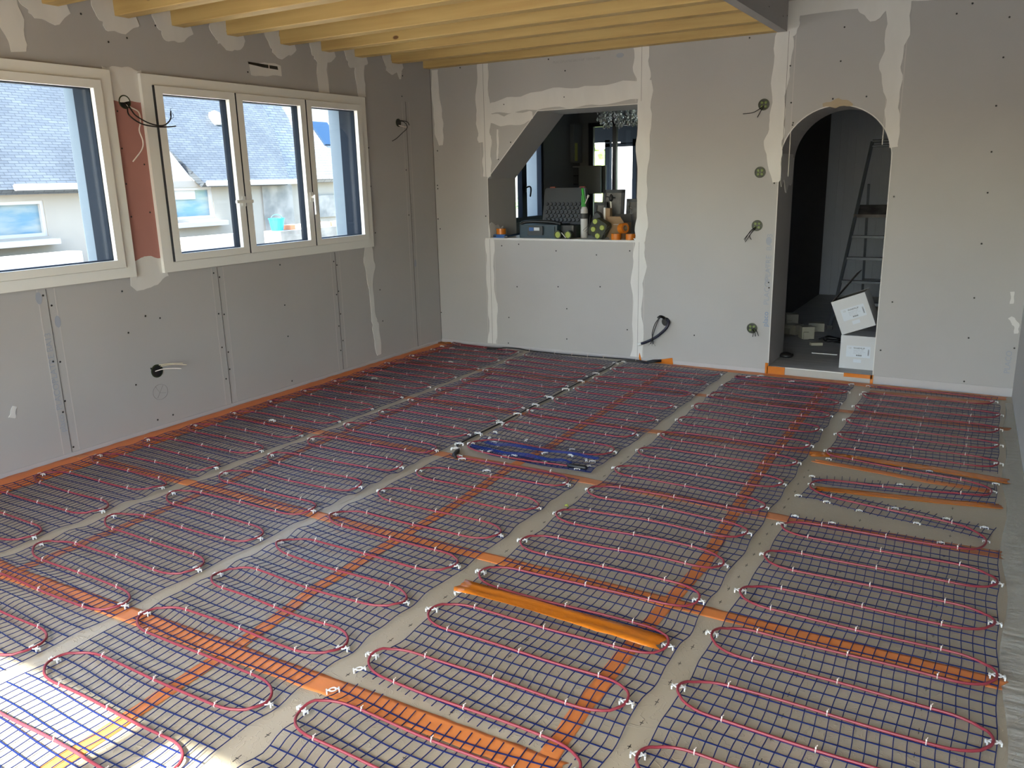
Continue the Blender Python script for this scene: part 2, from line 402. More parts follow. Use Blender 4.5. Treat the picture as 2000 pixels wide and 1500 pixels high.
# ---- left windows
def window(name, y0, y1, z0, z1, splits, handles, lab):
    b = MB(); t = .0
    # inner architrave frame proud of the wall
    b.plate(rect(y0-.03, z0-.03, y1+.03, z1+.03), mx_, 0, .028, [rect(y0+.042, z0+.031, y1-.040, z1-.031)])
    fr = b.build(name, 'pvc', kind='structure')
    b = MB(); b.plate(rect(y0, z0, y1, z1), mx_, -.10, -.02, [rect(y0+.05, z0+.05, y1-.05, z1-.05)])
    b.build('outer_frame', 'anth', fr)
    edges = [y0+.04] + splits + [y1-.04]
    for i in range(len(edges)-1):
        a, c = edges[i]+.006, edges[i+1]-.006
        w = .052
        gy0, gy1, gz0, gz1 = a+w, c-w, z0+.04+w-.012, z1-.04-w+.012
        b = MB(); b.plate(rect(a, z0+.034, c, z1-.034), mx_, 0.012, .046, [rect(gy0, gz0, gy1, gz1)])
        sa = b.build('sash', 'pvc', fr)
        MB().box((.012, a-.0045, z0+.034), (.0455, a-.0005, z1-.034)).build('gap_shade', 'blackf', fr)  # dark strip painting the shade in the gap left of the sash
        MB().plate(rect(a+.006, z0+.04, c-.006, z1-.04), mx_, -.045, .0119, [rect(gy0+.004, gz0+.004, gy1-.004, gz1-.004)]).build('outer_sash', 'anth', fr)
        MB().box((-.012, gy0, gz0), (-.006, gy1, gz1)).build('glass', 'glass', fr)
    for (hy, hz, kind) in handles:
        b = MB(); b.rbox((.046, hy-.014, hz-.035), (.054, hy+.014, hz+.035), .006, axis=0)
        b.tube([(.054, hy, hz), (.088, hy, hz)], .010, 10)
        if kind == 'h': b.rbox((.078, hy-.10, hz-.011), (.096, hy+.045, hz+.011), .004, axis=1)
        else: b.rbox((.078, hy-.011, hz-.13), (.096, hy+.011, hz+.015), .004, axis=2)
        b.build('handle', 'pvc', fr)
    return fr
window('window_1', -5.60, -3.245, 1.03, 2.165, [], [], '')
window('window_2', -2.985, -.985, 1.03, 2.165, [-2.315, -1.655], [(-2.335, 1.42, 'h'), (-1.675, 1.43, 'v')], '')
# shutter guides seen through the glass at the far jambs
b = MB(); b.box((-.165, -3.335, 1.0), (-.055, -3.299, 2.19)).box((-.165, -1.065, 1.0), (-.055, -1.029, 2.19)); b.build('shutter_guide', 'anth', wall_left)

# ------------------------------------------------------------------ joint filler smears on the boards
def smear(spine, width, seed, m='filler', rough=.45, n=None):
    """ragged-edged band of filler along a 2D spine; returns polygon"""
    rnd = random.Random(seed); P = smooth_path([(p[0], p[1], 0) for p in spine], 7)
    L = []; R = []
    ws = width if isinstance(width, (list, tuple)) else [width]*len(spine)
    a = [rnd.uniform(0, 6.28) for _ in range(4)]; n = len(P)
    for i, p in enumerate(P):
        t = (P[min(i+1, n-1)] - P[max(i-1, 0)]).normalized(); q = Vector((-t.y, t.x, 0))
        f = i/(n-1)*(len(ws)-1); k = min(int(f), len(ws)-2); w = (ws[k]*(1-(f-k)) + ws[k+1]*(f-k))/2
        wl = w*(1+rough*(.5*sin(i*.55+a[0])+.4*sin(i*1.3+a[1])+rnd.uniform(-.18, .18)))
        wr_ = w*(1+rough*(.5*sin(i*.47+a[2])+.4*sin(i*1.1+a[3])+rnd.uniform(-.18, .18)))
        L.append((p.x+q.x*wl, p.y+q.y*wl)); R.append((p.x-q.x*wr_, p.y-q.y*wr_))
    return L + R[::-1]
seedc = [10]
def patch(parent, mp, spine, width, off, m='filler', rough=.45, name='joint_filler'):
    seedc[0] += 1
    poly = smear(spine, width, seedc[0], rough=rough)
    w0, w1 = off; w1 *= 1 + .022*(seedc[0]-10)
    return MB().plate(poly, mp, w0, w1).build(name, m, parent)
FB = (0.0005, -.0022)     # back wall: grows to -y
FL = (-.0005, .0022)      # left wall: grows to +x
# back wall
patch(wall_back, my_, [(.055, 2.49), (.06, 2.2), (.075, 2.0), (.088, 1.84)], [.07, .085, .11, .04], FB, rough=.25)
patch(wall_back, my_, [(.565, 2.5), (.555, 2.2), (.555, 1.95), (.56, 1.85)], [.12, .13, .15, .12], FB, rough=.22)
patch(wall_back, my_, [(.585, 1.9), (.585, 1.7), (.567, 1.55)], [.09, .085, .07], FB, rough=.3)
patch(wall_back, my_, [(.578, 1.01), (.585, .7), (.59, .3), (.59, -.0)], [.10, .075, .095, .10], FB, rough=.35)
patch(wall_back, my_, [(.60, 2.12), (.85, 2.15), (1.2, 2.165), (1.6, 2.175), (2.03, 2.175)], [.07, .12, .15, .15, .14], FB, rough=.25)
patch(wall_back, my_, [(.60, 2.05), (.8, 2.02), (1.05, 2.05)], [.10, .10, .06], FB)
patch(wall_back, my_, [(2.03, 2.50), (2.035, 2.3), (2.04, 2.15)], [.13, .12, .10], FB, rough=.3)
patch(wall_back, my_, [(2.055, 2.25), (2.06, 2.0), (2.05, 1.6), (2.05, 1.2), (2.04, 1.0)], [.11, .13, .085, .10, .08], FB, rough=.3)
patch(wall_back, my_, [(2.03, 1.03), (2.03, .8), (2.025, .45), (2.02, .0)], [.10, .11, .085, .11], FB, rough=.4)
patch(wall_back, my_, [(3.105, 2.50), (3.10, 2.2), (3.085, 1.9), (3.08, 1.7), (3.10, 1.46)], [.13, .11, .11, .13, .05], FB, rough=.3)
patch(wall_back, my_, [(3.165, 2.70), (3.165, 2.55), (3.15, 2.47)], [.10, .09, .05], FB, rough=.2)
patch(wall_back, my_, [(3.13, 2.645), (3.6, 2.65), (4.1, 2.65), (4.77, 2.64)], [.08, .10, .09, .07], FB, rough=.3)
patch(wall_back, my_, [(3.60, 2.62), (3.70, 2.58), (3.80, 2.63)], [.06, .12, .10], FB)
patch(wall_back, my_, [(3.845, 2.66), (3.84, 2.4), (3.83, 2.2), (3.85, 2.0), (3.865, 1.85), (3.885, 1.68)], [.15, .14, .13, .09, .085, .06], FB, rough=.25)
patch(wall_back, my_, [(3.40, 1.985), (3.50, 1.995), (3.60, 1.975)], [.02, .055, .02], (0.0005, -.003), m='glue', name='glue_stain')
patch(wall_back, my_, [(.70, 1.95), (.695, 1.80), (.69, 1.70)], .018, FB)
patch(wall_back, my_, [(4.70, .55), (4.735, .50), (4.745, .44)], .03, FB)
patch(wall_back, my_, [(4.69, .72), (4.70, .64)], .022, FB)
# left wall
patch(wall_left, mx_, [(-3.24, 2.12), (-3.115, 2.125), (-2.99, 2.12)], .19, FL, rough=.1)
patch(wall_left, mx_, [(-3.24, 1.02), (-3.12, 1.01), (-2.99, 1.04)], [.16, .20, .12], FL, rough=.2)
patch(wall_left, mx_, [(-1.37, 2.56), (-1.40, 2.4), (-1.40, 2.2)], [.13, .11, .11], FL, rough=.15)
patch(wall_left, mx_, [(-.965, 2.56), (-.97, 2.38), (-.955, 2.2)], [.12, .12, .08], FL, rough=.2)
patch(wall_left, mx_, [(-1.00, 1.02), (-1.0, .85), (-1.01, .65)], [.10, .12, .05], FL, rough=.3)
patch(wall_left, mx_, [(-1.0, .70), (-.99, .4), (-.97, .3), (-.95, .06)], [.05, .05, .10, .05], FL, rough=.3)
patch(wall_left, mx_, [(-3.74, 2.62), (-3.73, 2.4), (-3.71, 2.24)], [.12, .12, .09], FL, rough=.25)
patch(wall_left, mx_, [(-2.12, 2.30), (-1.98, 2.315), (-1.83, 2.32)], [.07, .09, .07], FL, rough=.15)
patch(wall_left, mx_, [(-4.05, .38), (-4.075, .32)], .03, FL)
JY = [-.05, -.50, -.97, -1.35, -1.77, -2.25, -2.68, -3.07, -3.50, -3.92, -4.34, -4.76, -5.18, -5.60, -6.02, -6.44]
for i, y in enumerate(JY):
    if i == 0 or i > 9: continue
    r = random.Random(i)
    w = .09 if i != 1 else .07
    patch(wall_left, mx_, [(y-.10, 2.66), (y-.11, 2.54), (y-.09, 2.47)], [w*1.3, w*1.5, w], FL, rough=.2)
    patch(wall_left, mx_, [(y-.12, 2.48), (y-.02, 2.462), (y+.10, 2.50)], [.08, .12+.02*r.random(), .05], FL, rough=.35)
# stair shaped drip below the second joist
patch(wall_left, mx_, [(-.46, 2.47), (-.44, 2.38)], [.07, .02], FL)

# seams, and pale strips painting the highlight along the tapered edges
def seams(par, lst, mp, s):
    b = MB()
    for (u, v0, v1) in lst: b.plate(rect(u-.0012, v0, u+.0012, v1), mp, 0, s*.0028)
    b.build('board_seam', 'seam', par)
    b = MB()
    for (u, v0, v1) in lst:
        for k in (-.052, .046): b.plate(rect(u+k, v0, u+k+.006, v1), mp, 0, s*.0008)
    b.build('edge_highlight', 'paper', par)
seams(wall_left, [(-3.775, .03, .99), (-2.585, .03, .99), (-1.415, .03, .99), (-1.39, 2.2, 2.5), (-.385, .03, 2.2)], mx_, 1)
seams(wall_back, [(.585, 0, 1.0), (2.03, 0, 1.0), (2.03, 2.1, 2.5), (.565, 1.55, 2.5), (3.14, 1.5, 2.5), (3.86, 1.7, 2.6)], my_, -1)
MB().box((0, -.004, 0), (.004, 0, 2.7)).build('corner_gap', 'seam', wall_back)
# bright board edge at hatch and arch
b = MB(); 
b.plate([(3.118, 0), (3.124, 0), (3.124, 1.6)] + [(3.5-.376*cos(t), 1.60+.376*sin(t)) for t in [pi*k/28 for k in range(1, 28)]] + [(3.876, 1.6), (3.876, 0), (3.882, 0), (3.882, 1.6)] + [(3.5+.383*cos(t), 1.60+.383*sin(t)) for t in [pi*k/28 for k in range(1, 28)]] + [(3.118, 1.6)], my_, -.0025, .004)
b.build('arch_edge', 'filler', wall_back)
b = MB(); b.plate([(.577, 1.54), (.583, 1.534), (.583, 1.005), (2.007, 1.005), (2.007, 2.078), (1.098, 2.078), (.583, 1.534), (.579, 1.540), (1.094, 2.084), (2.014, 2.084), (2.014, .998), (.577, .998)], my_, -.0025, .004)
b.build('hatch_edge', 'filler', wall_back)
MB().box((.59, .012, 1.005), (2.0, .49, 1.012)).build('hatch_sill', 'white', wall_back)
patch(wall_back, lambda u, v, w: (.583+w, u, v), [(.0, 1.06), (.12, 1.07), (.2, 1.03)], .12, (0, .003))
patch(wall_back, lambda u, v, w: (3.124+w, u, v), [(.05, 1.60), (.25, 1.58), (.45, 1.55)], [.35, .30, .22], (0, .003))

# screws
SL = [(-3.326,2.481),(-3.052,2.389),(-3.177,2.352),(-2.845,2.485),(-2.143,2.282),(-1.842,2.302),(-2.714,2.192),(-2.167,2.196),(-1.240,2.191),(-0.924,2.338),(-0.406,2.410),(-0.430,2.241),(-3.180,1.970),(-3.183,1.758),(-3.045,1.666),(-3.186,1.552),(-3.048,1.378),(-3.181,1.358),(-3.054,0.978),(-2.010,0.950),(-0.898,1.110),(-0.914,1.804),(-0.424,1.625),(-0.919,1.494),(-0.419,1.235),(-3.311,0.919),(-3.175,0.746),(-3.073,0.717),(-3.307,0.662),(-3.185,0.409),(-3.305,0.330),(-3.186,0.069),(-3.069,0.072),(-3.794,0.957),(-3.755,0.895),(-3.798,0.580),(-3.758,0.570),(-3.767,0.339),(-3.789,0.278),(-3.761,0.057),(-2.617,0.955),(-2.572,0.922),(-2.613,0.675),(-2.567,0.664),(-2.616,0.440),(-2.567,0.397),(-2.571,0.275),(-2.611,0.214),(-1.999,0.648),(-1.995,0.409),(-1.995,0.060),(-1.434,0.919),(-1.400,0.887),(-1.403,0.676),(-1.430,0.653),(-1.399,0.490),(-1.430,0.395),(-1.395,0.268),(-1.430,0.191),(-0.871,0.348),(-0.883,0.623)]
SB = [(1.360,2.379),(1.207,2.481),(0.328,2.487),(0.769,2.153),(0.827,1.837),(0.698,1.698),(1.351,2.175),(0.047,1.793),(0.03,1.485),(0.032,1.455),(0.02,1.179),(0.040,1.087),(0.549,1.206),(2.860,2.484),(3.509,2.489),(4.190,2.499),(4.275,2.551),(4.489,2.446),(4.481,2.209),(3.500,2.270),(3.160,2.268),(3.181,2.016),(3.465,2.024),(3.685,2.025),(3.839,2.022),(3.203,1.876),(3.200,1.861),(3.092,1.453),(4.472,1.916),(4.476,1.629),(4.481,1.368),(3.915,1.348),(0.767,0.293),(0.755,0.052),(1.360,0.138),(1.362,0.409),(1.934,0.263),(2.519,0.259),(2.588,0.02),(0.352,0.02),(0.01,0.293),(3.966,0.611),(4.480,1.034),(4.474,0.667),(4.468,0.388),(4.471,0.078),(3.917,0.254),(4.745,0.339),(3.09,0.714),(3.095,0.673),(1.948,0.927),(0.710,0.944),(0.887,0.961),(1.261,0.911),(1.646,0.886),(1.681,0.617),(1.278,0.599),(0.861,0.580)]
def screw_mesh(axis):
    b = MB(); b.lathe([(0, 0), (.0062, 0), (.005, .0022), (0, .0022)] if axis == 'x' else [(0, 0), (.0062, 0), (.005, -.0022), (0, -.0022)], axis=axis, seg=8)
    o = b.build('screw', 'screw'); me = o.data; bpy.data.objects.remove(o); return me
sx = screw_mesh('x'); sy_ = screw_mesh('y')
for (y, z) in SL: inst(sx, 'screw', wall_left, (.0005, y, z))
for (x, z) in SB: inst(sy_, 'screw', wall_back, (x, -.0005, z))

# printing on the boards
text('placo', .055, 'board_print', 'inkb', wall_back, (3.100, -.0015, .37), (0, 0, 1), (-1, 0, 0))
text('PLACOPLATRE  BA13', .058, 'board_print', 'ink', wall_back, (3.100, -.0015, .54), (0, 0, 1), (-1, 0, 0), .0002)
text('CE NF  BA 13', .03, 'board_print', 'ink', wall_back, (3.085, -.0015, .70), (0, 0, 1), (-1, 0, 0), .0002)
text('PLACOPLATRE BA13 NF  1200x2500', .027, 'board_print', 'inkg', wall_back, (1.25, -.0015, 2.442), (1, 0, 0), (0, 0, 1), .0002)
text('PLACOPLATRE BA13 NF 1200', .034, 'board_print', 'inkg', wall_left, (.0015, -.36, .98), (0, 0, 1), (0, -1, 0), .0002)
text('placo  PLACOPLATRE BA13', .05, 'board_print', 'ink', wall_left, (.0015, -3.79, .16), (0, 0, 1), (0, -1, 0), .0002)
text('PLACO', .05, 'board_print', 'ink', wall_back, (4.735, -.0015, .16), (0, 0, 1), (-1, 0, 0), .0002)
b = MB()
for (x, z) in ((3.075, 1.03), (1.845, 2.455)): b.plate([(x+.022*cos(t)*(1 if z < 2 else 1.5), z+.03*sin(t)*(1 if z < 2 else .6)) for t in [2*pi*k/12 for k in range(12)]], my_, 0, -.0012)
b.build('blue_stamp', 'ink', wall_back)
b = MB()
for (y, z) in ((-3.82, .945), (-3.735, .80), (-.36, .80)): b.plate([(y+.018*cos(t), z+.035*sin(t)) for t in [2*pi*k/12 for k in range(12)]], mx_, 0, .0012)
b.build('blue_stamp', 'ink', wall_left)
b = MB()
b.tube([(.001, -3.14+.055*cos(t), .245+.05*sin(t)) for t in [2*pi*k/24 for k in range(25)]], .0009, 4)
b.tube([(.001, -3.17, .285), (.001, -3.145, .24), (.001, -3.115, .285)], .0009, 4).tube([(.001, -3.165, .21), (.001, -3.145, .24), (.001, -3.10, .23)], .0009, 4)
b.build('pencil_mark', 'pencil', wall_left)
# pale perimeter strips along the wall feet
MB().box((0, YF, 0), (.005, -.0, .028)).build('baseboard_left', 'strip', kind='structure')
MB().box((.006, -.006, 0), (3.118, 0, .035)).box((3.882, -.006, 0), (XR, 0, .06)).build('baseboard_back', 'strip', kind='structure')
# vent slot
vt = thing('vent_slot', 'long narrow black slot cut in the left wall board above the three-sash window', 'vent', (0, -1.98, 2.33))
b = MB(); b.plate([(-2.135, 2.350), (-1.865, 2.345), (-1.86, 2.322), (-2.0, 2.325), (-2.13, 2.335)], mx_, .001, .004); b.build('slot', 'screw', vt)
MB().box((.001, -1.95, 2.32), (.006, -1.945, 2.35)).build('wire', 'wwire', vt)

# ------------------------------------------------------------------ JOISTS
jlab = ['closest to the back wall and flush against it', 'second out from the back wall', 'third out from the back wall', 'fourth out from the back wall',
        'fifth out from the back wall', 'sixth out from the back wall', 'seventh out from the back wall', 'eighth out from the back wall, above the pink board',
        'ninth out from the back wall, above the big single window', 'tenth out from the back wall, near the top left corner']
for i, y in enumerate(JY[:12]):
    b = MB(); b.rbox((.0, y-.047, 2.5), (3.06, y+.047, 2.72), .004, axis=0, seg=1)
    lb = jlab[i] if i < 10 else ('eleventh' if i == 10 else 'twelfth')+' out from the back wall, almost overhead'
    b.build('ceiling_joist', 'pine', None, label='pale yellow pine ceiling joist, '+lb, category='joist', group='pine ceiling joists')

# ------------------------------------------------------------------ TAPES
def tape(path, width, name, m, label, z=.0015, amp=.0010, seed=1, fold=False, group='orange tapes on the floor'):
    """flat wrinkled ribbon with thickness along a 3D path on the floor"""
    rnd = random.Random(seed); P = [Vector((p[0], p[1], 0)) for p in path]
    Q = []
    for i in range(len(P)-1):
        n = max(2, int((P[i+1]-P[i]).length/.05))
        for k in range(n): Q.append(P[i].lerp(P[i+1], k/n))
    Q.append(P[-1]); n = len(Q); nw = 6; b = MB(); vs = []
    for i, p in enumerate(Q):
        t = (Q[min(i+1, n-1)] - Q[max(i-1, 0)]).normalized(); q = Vector((-t.y, t.x, 0))
        for k in range(nw+1):
            s = (k/nw-.5)*width*(1+rnd.uniform(-.03, .03)) + (rnd.uniform(-.0015, .0015))
            zz = z + (rnd.random()*amp*2 if not fold else amp*1.2*rnd.random() + .007*abs(sin(k*1.9+.8*sin(i*.31)+i*.06)))
            if i in (0, n-1): p2 = p + t*rnd.uniform(-.012, .012)
            else: p2 = p
            vs.append((p2.x+q.x*s, p2.y+q.y*s, zz))
    m1 = len(vs); vs += [(a, b_, c-.0006) for a, b_, c in vs]
    fs = []
    for i in range(n-1):
        for k in range(nw):
            a = i*(nw+1)+k; fs.append((a, a+1, a+nw+2, a+nw+1)); fs.append((m1+a, m1+a+nw+1, m1+a+nw+2, m1+a+1))
        for a in (i*(nw+1), i*(nw+1)+nw): fs.append((a, a+nw+1, m1+a+nw+1, m1+a))
    for i in (0, n-1):
        for k in range(nw): a = i*(nw+1)+k; fs.append((a, a+1, m1+a+1, m1+a))
    b.add(vs, fs)
    return b.build(name, m, None, smooth=True, label=label, category='tape', group=group)
tape([(.125, YF+.1), (.125, -5), (.122, -4), (.12, -3), (.115, -2), (.11, -1), (.10, -.06)], .235, 'adhesive_tape', 'tapew', 'wide orange tape along the foot of the left window wall', .0015, .002, 3)
tape([(.0, -.045), (.15, -.03)], .06, 'adhesive_tape', 'tapes', 'short crumpled orange tape tag in the far left room corner', .006, .004, 4)
tape([(.15, -.86), (2.0, -.87), (4.75, -.855)], .065, 'adhesive_tape', 'tapep', 'orange cross tape nearest the back wall, its end poking out at the right wall', .0030, .0008, 5)
tape([(.15, -1.84), (2.0, -1.84), (3.88, -1.80)], .07, 'adhesive_tape', 'tapep', 'orange cross tape second from the back wall, passing under the mats', .0032, .0008, 6)
tape([(.15, -2.76), (2.4, -2.76), (3.9, -2.80), (4.716, -2.775)], .075, 'adhesive_tape', 'tapep', 'orange cross tape in mid-room, passing under the cut edge of the right mat', .0034, .0008, 7)
tape([(.0, -3.75), (1.0, -3.75), (2.1, -3.76), (3.5, -3.765), (4.73, -3.765)], .07, 'adhesive_tape', 'tape', 'long orange cross tape spanning the room under all five mats, fourth from the back wall', .0032, .0008, 8)
tape([(.5, -4.75), (1.2, -4.80), (2.0, -4.775), (3.0, -4.755), (3.72, -4.75)], .085, 'adhesive_tape', 'tape', 'orange cross tape nearest the camera, showing under the cut front of the fourth mat', .0032, .0008, 9)
tape([(1.14, -.9), (1.13, -2.0), (1.15, -3.18), (1.185, -3.9), (1.20, -4.6), (1.22, -5.6)], .055, 'adhesive_tape', 'tapep', 'lengthwise orange tape under the second mat from the left', .0019, .0006, 10)
tape([(2.385, -.3), (2.40, -1.35), (2.43, -2.33), (2.40, -2.74), (2.43, -3.3), (2.42, -4.3), (2.46, -4.6), (2.50, -5.6)], .06, 'adhesive_tape', 'tape', 'lengthwise orange tape under the middle row of mats', .0019, .0006, 11)
tape([(3.59, -.2), (3.60, -1.18), (3.61, -2.04), (3.63, -2.6), (3.68, -3.4), (3.65, -4.0), (3.65, -4.5), (3.68, -5.2)], .058, 'adhesive_tape', 'tape', 'lengthwise orange tape under the fourth mat from the left', .0019, .0006, 12)
tape([(2.35, -.035), (3.12, -.035), (3.9, -.075), (4.74, -.075)], .10, 'adhesive_tape', 'tape', 'orange tape along the foot of the back wall past the arched doorway', .0015, .0012, 13)
tape([(3.0, -.37), (3.3, -.40), (3.75, -.385)], .06, 'adhesive_tape', 'tapep', 'short orange tape under the top of the fourth mat in front of the doorway', .0035, .0008, 14)
tape([(3.90, -.27), (4.65, -.25)], .09, 'adhesive_tape', 'tapep', 'short orange tape under the cut slit at the top of the right mat', .0033, .0008, 15)
tape([(3.79, -1.84), (3.90, -1.80), (4.38, -1.795), (4.745, -1.835)], .08, 'adhesive_tape', 'tapes', 'glossy orange tape along the first cut in the right mat, fraying at its right end', .0045, .0012, 16)
tape([(3.83, -1.935), (4.09, -1.96), (4.385, -2.0), (4.67, -2.015)], .055, 'adhesive_tape', 'tape', 'narrow orange tape just below the first cut strip of the right mat', .0020, .001, 17)
tape([(3.91, -2.35), (4.17, -2.31), (4.49, -2.255), (4.717, -2.205)], .062, 'adhesive_tape', 'tapes', 'slanting orange tape between the two fanned mesh strips of the right mat', .0020, .001, 18)
t_ = tape([(2.925, -4.045), (3.2, -4.045), (3.745, -4.06)], .085, 'adhesive_tape', 'tapes', 'thick glossy orange tape folded over the mesh of the fourth mat', .018, .0025, 19, fold=True)
# doorway step tape and the butterfly of tape on the back wall
MB().box((3.124, -.006, 0), (3.876, .0, .06)).build('door_step', 'bare', wall_back)
b = MB(); b.box((3.115, -.012, .0), (3.25, -.007, .062)).box((3.10, -.012, .0), (3.122, -.003, .085)); b.build('adhesive_tape', 'tapes', None, label='short upright orange tape at the left end of the doorway step', category='tape', group='orange tapes at the doorway')
b = MB(); b.box((3.68, -.012, .035), (3.878, -.007, .064)).box((3.865, -.012, .0), (3.885, -.003, .064)); b.build('adhesive_tape', 'tapes', None, label='short upright orange tape at the right end of the doorway step', category='tape', group='orange tapes at the doorway')
b = MB(); b.plate([(2.05, .075), (2.07, .01), (2.20, .005), (2.22, .03), (2.34, .055), (2.35, .0), (2.33, -.0), (2.05, .0), (2.045, .04)], my_, -.003, -.0065)
b.build('adhesive_tape', 'tapes', None, label='bow-tie shaped orange tape stuck to the back wall behind the black cable end', category='tape')

# ------------------------------------------------------------------ HEATING MATS
def clip_mesh():
    b = MB(); b.torus((0, 0, .013), .0115, .0028, 'z', 12, 5, sx=1.25)
    for sx_ in (-1, 1):
        b.box((sx_*.012-.004, -.003, .011), (sx_*.024+.0, .003, .015)) if sx_ > 0 else b.box((-.024, -.003, .011), (-.010, .003, .015))
        b.box((sx_*.024-.003, -.009, .010), (sx_*.024+.003, .009, .0145))
        b.box((sx_*.024-.0025, -.010, 0), (sx_*.024+.0025, -.0055, .0145)); b.box((sx_*.024-.0025, .0055, 0), (sx_*.024+.0025, .010, .0145))
    o = b.build('cable_clip', 'clip'); me = o.data; bpy.data.objects.remove(o); return me
def tie_mesh():
    b = MB(); b.torus((0, 0, 0), .0058, .0016, 'x', 8, 4); b.box((-.0018, -.002, .004), (.0018, .002, .012)); b.tube([(0, 0, .009), (.003, .006, .014)], .0012, 4)
    o = b.build('cable_tie', 'tie'); me = o.data; bpy.data.objects.remove(o); return me
CM = clip_mesh(); TM = tie_mesh()

class Mat:
    def __init__(s, label, seed, amp=.010, wav=.007, x0=0, x1=1, ph=0.0, pit=.3355, y0=-.2):
        s.root = thing('heating_mat', label, 'heating mat', (x0, y0, 0), 'blue mesh floor heating mats')
        r = random.Random(seed); s.r = r; s.amp = amp; s.wav = wav; s.x0 = x0; s.x1 = x1; s.pit = pit; s.y0 = y0; s.ph = ph
        s.a = [r.uniform(0, 6.28) for _ in range(8)]; s.nclip = s.ntie = 0; s.ties = []; s.nfirst = []
    def z(s, x, y):
        u = (x-s.x0)/(s.x1-s.x0)
        k = .5+.5*cos(2*pi*(y-s.y0)/(s.pit/2)+s.a[0]*0 + 1.1*sin(y*2.3+s.a[1]))
        g = .55+.45*sin(y*3.1+s.a[2]+x*2.7)
        return .0065 + s.amp*k*g*(.55+.45*sin(x*7+s.a[3]+y*1.7))
    def w(s, x, y):
        # sideways wander of the mesh
        u = (x-s.x0)/(s.x1-s.x0)
        e = sin(2*pi*(y-s.y0)/(s.pit/1.0)+s.a[4]+u*pi)
        dx = s.wav*(.65*e + .35*sin(y*7.7+s.a[5]+u*3))
        dy = s.wav*.9*(sin(x*9+s.a[6]+y*2)*.5+.5*sin(x*5+y*5+s.a[7]))
        return x+dx, y+dy
    def patch(s, A, B, nc, nr, oa=0.0, ob=0.0, r=.0020, sub=2):
        """mesh between far edge polyline A and near edge polyline B. nc cells across, nr cells along, oa/ob: loose strand ends"""
        def samp(P, t):
            L = [0]
            for i in range(len(P)-1): L.append(L[-1]+sqrt((P[i+1][0]-P[i][0])**2+(P[i+1][1]-P[i][1])**2))
            d = t*L[-1]
            for i in range(len(P)-1):
                if d <= L[i+1]+1e-9: f = (d-L[i])/max(1e-9, L[i+1]-L[i]); return (P[i][0]+(P[i+1][0]-P[i][0])*f, P[i][1]+(P[i+1][1]-P[i][1])*f)
            return P[-1]
        def pt(u, v):
            a = samp(A, min(max(u, 0), 1)); b = samp(B, min(max(u, 0), 1)); x = a[0]+(b[0]-a[0])*v; y = a[1]+(b[1]-a[1])*v
            X, Y = s.w(x, y); return (X, Y, s.z(x, y))
        m = MB()
        for i in range(nr+1):
            m.tube([pt(k/(nc*sub), i/nr) for k in range(nc*sub+1)], r*1.18, 4, flat=.75)
        Ln = sqrt((A[0][0]-B[0][0])**2+(A[0][1]-B[0][1])**2)
        for j in range(nc+1):
            va = -oa/Ln*s.r.uniform(.6, 1.1) if oa else 0; vb = 1+(ob/Ln*s.r.uniform(.6, 1.1) if ob else 0)
            vs_ = ([va] if oa else []) + [i/(nr*sub) for i in range(nr*sub+1)] + ([vb] if ob else [])
            m.tube([pt(j/nc, v) for v in vs_], r*.92, 4, flat=.75)
        m.build('mesh', 'mesh', s.root)
    def run_pts(s, c0, c1, yr, a=.13, step=.03):
        """cable from clip c0 to clip c1 along y = yr(x)"""
        x0, y0 = c0; x1, y1 = c1; out = []
        L = abs(x1-x0); sg = 1 if x1 > x0 else -1
        ds = [0, .003, .008, .016, .03, .05, .075, .10, a]
        dd = ds + [a + (L-2*a)*k/20 for k in range(1, 20)] + [L-q for q in reversed(ds)]
        for q in dd:
            y = yr[0] + (yr[1]-yr[0])*q/L
            if q < a: y += (y0-y)*(1-sqrt(max(0, 1-(1-q/a)**2)))
            if L-q < a: y += (y1-y)*(1-sqrt(max(0, 1-(1-(L-q)/a)**2)))
            x = x0+sg*q; y += .003*sin(q*11+s.a[1]+y0*9)
            out.append((x, y, s.z(x, y)+.0055 + (.004 if (q < .02 or L-q < .02) else 0)))
        return out
    def cable(s, pts):
        return MB().tube(pts, .0046, 8).build('heating_cable', 'cable', s.root, smooth=True)
    def clip(s, x, y, rz=None, k=1.0):
        inst(CM, 'cable_clip', s.root, (x, y, s.z(x, y)*.75), s.r.uniform(-.35, .35) if rz is None else rz, s.r.uniform(.74, .86)*k)
        s.nclip += 1
    def tie(s, x, y, rz=0): s.ties.append((x, y, rz))
    def tie_run(s, pts, fr=(.17, .5, .82)):
        xs = [p[0] for p in pts]; x0, x1 = min(xs[0], xs[-1]), max(xs[0], xs[-1])
        for f in fr:
            X = x0+(x1-x0)*(f+s.r.uniform(-.012, .012))
            p = min(pts, key=lambda q: abs(q[0]-X)); s.ties.append((p[0], p[1], s.r.uniform(-.2, .2)))
    def finish(s):
        T = sorted(s.ties, key=lambda t: t[1])      # nearest to the camera first
        for (x, y, rz) in T[:98]: inst(TM, 'cable_tie', s.root, (x, y, s.z(x, y)+.0055), rz)
        if len(T) > 98:
            b = MB()
            for (x, y, rz) in T[98:]:
                z = s.z(x, y)+.0055; b.torus((x, y, z), .0058, .0016, 'x', 6, 4); b.box((x-.0018, y-.002, z+.004), (x+.0018, y+.002, z+.012))
            b.build('cable_tie_row', 'tie', s.root, kind='stuff')
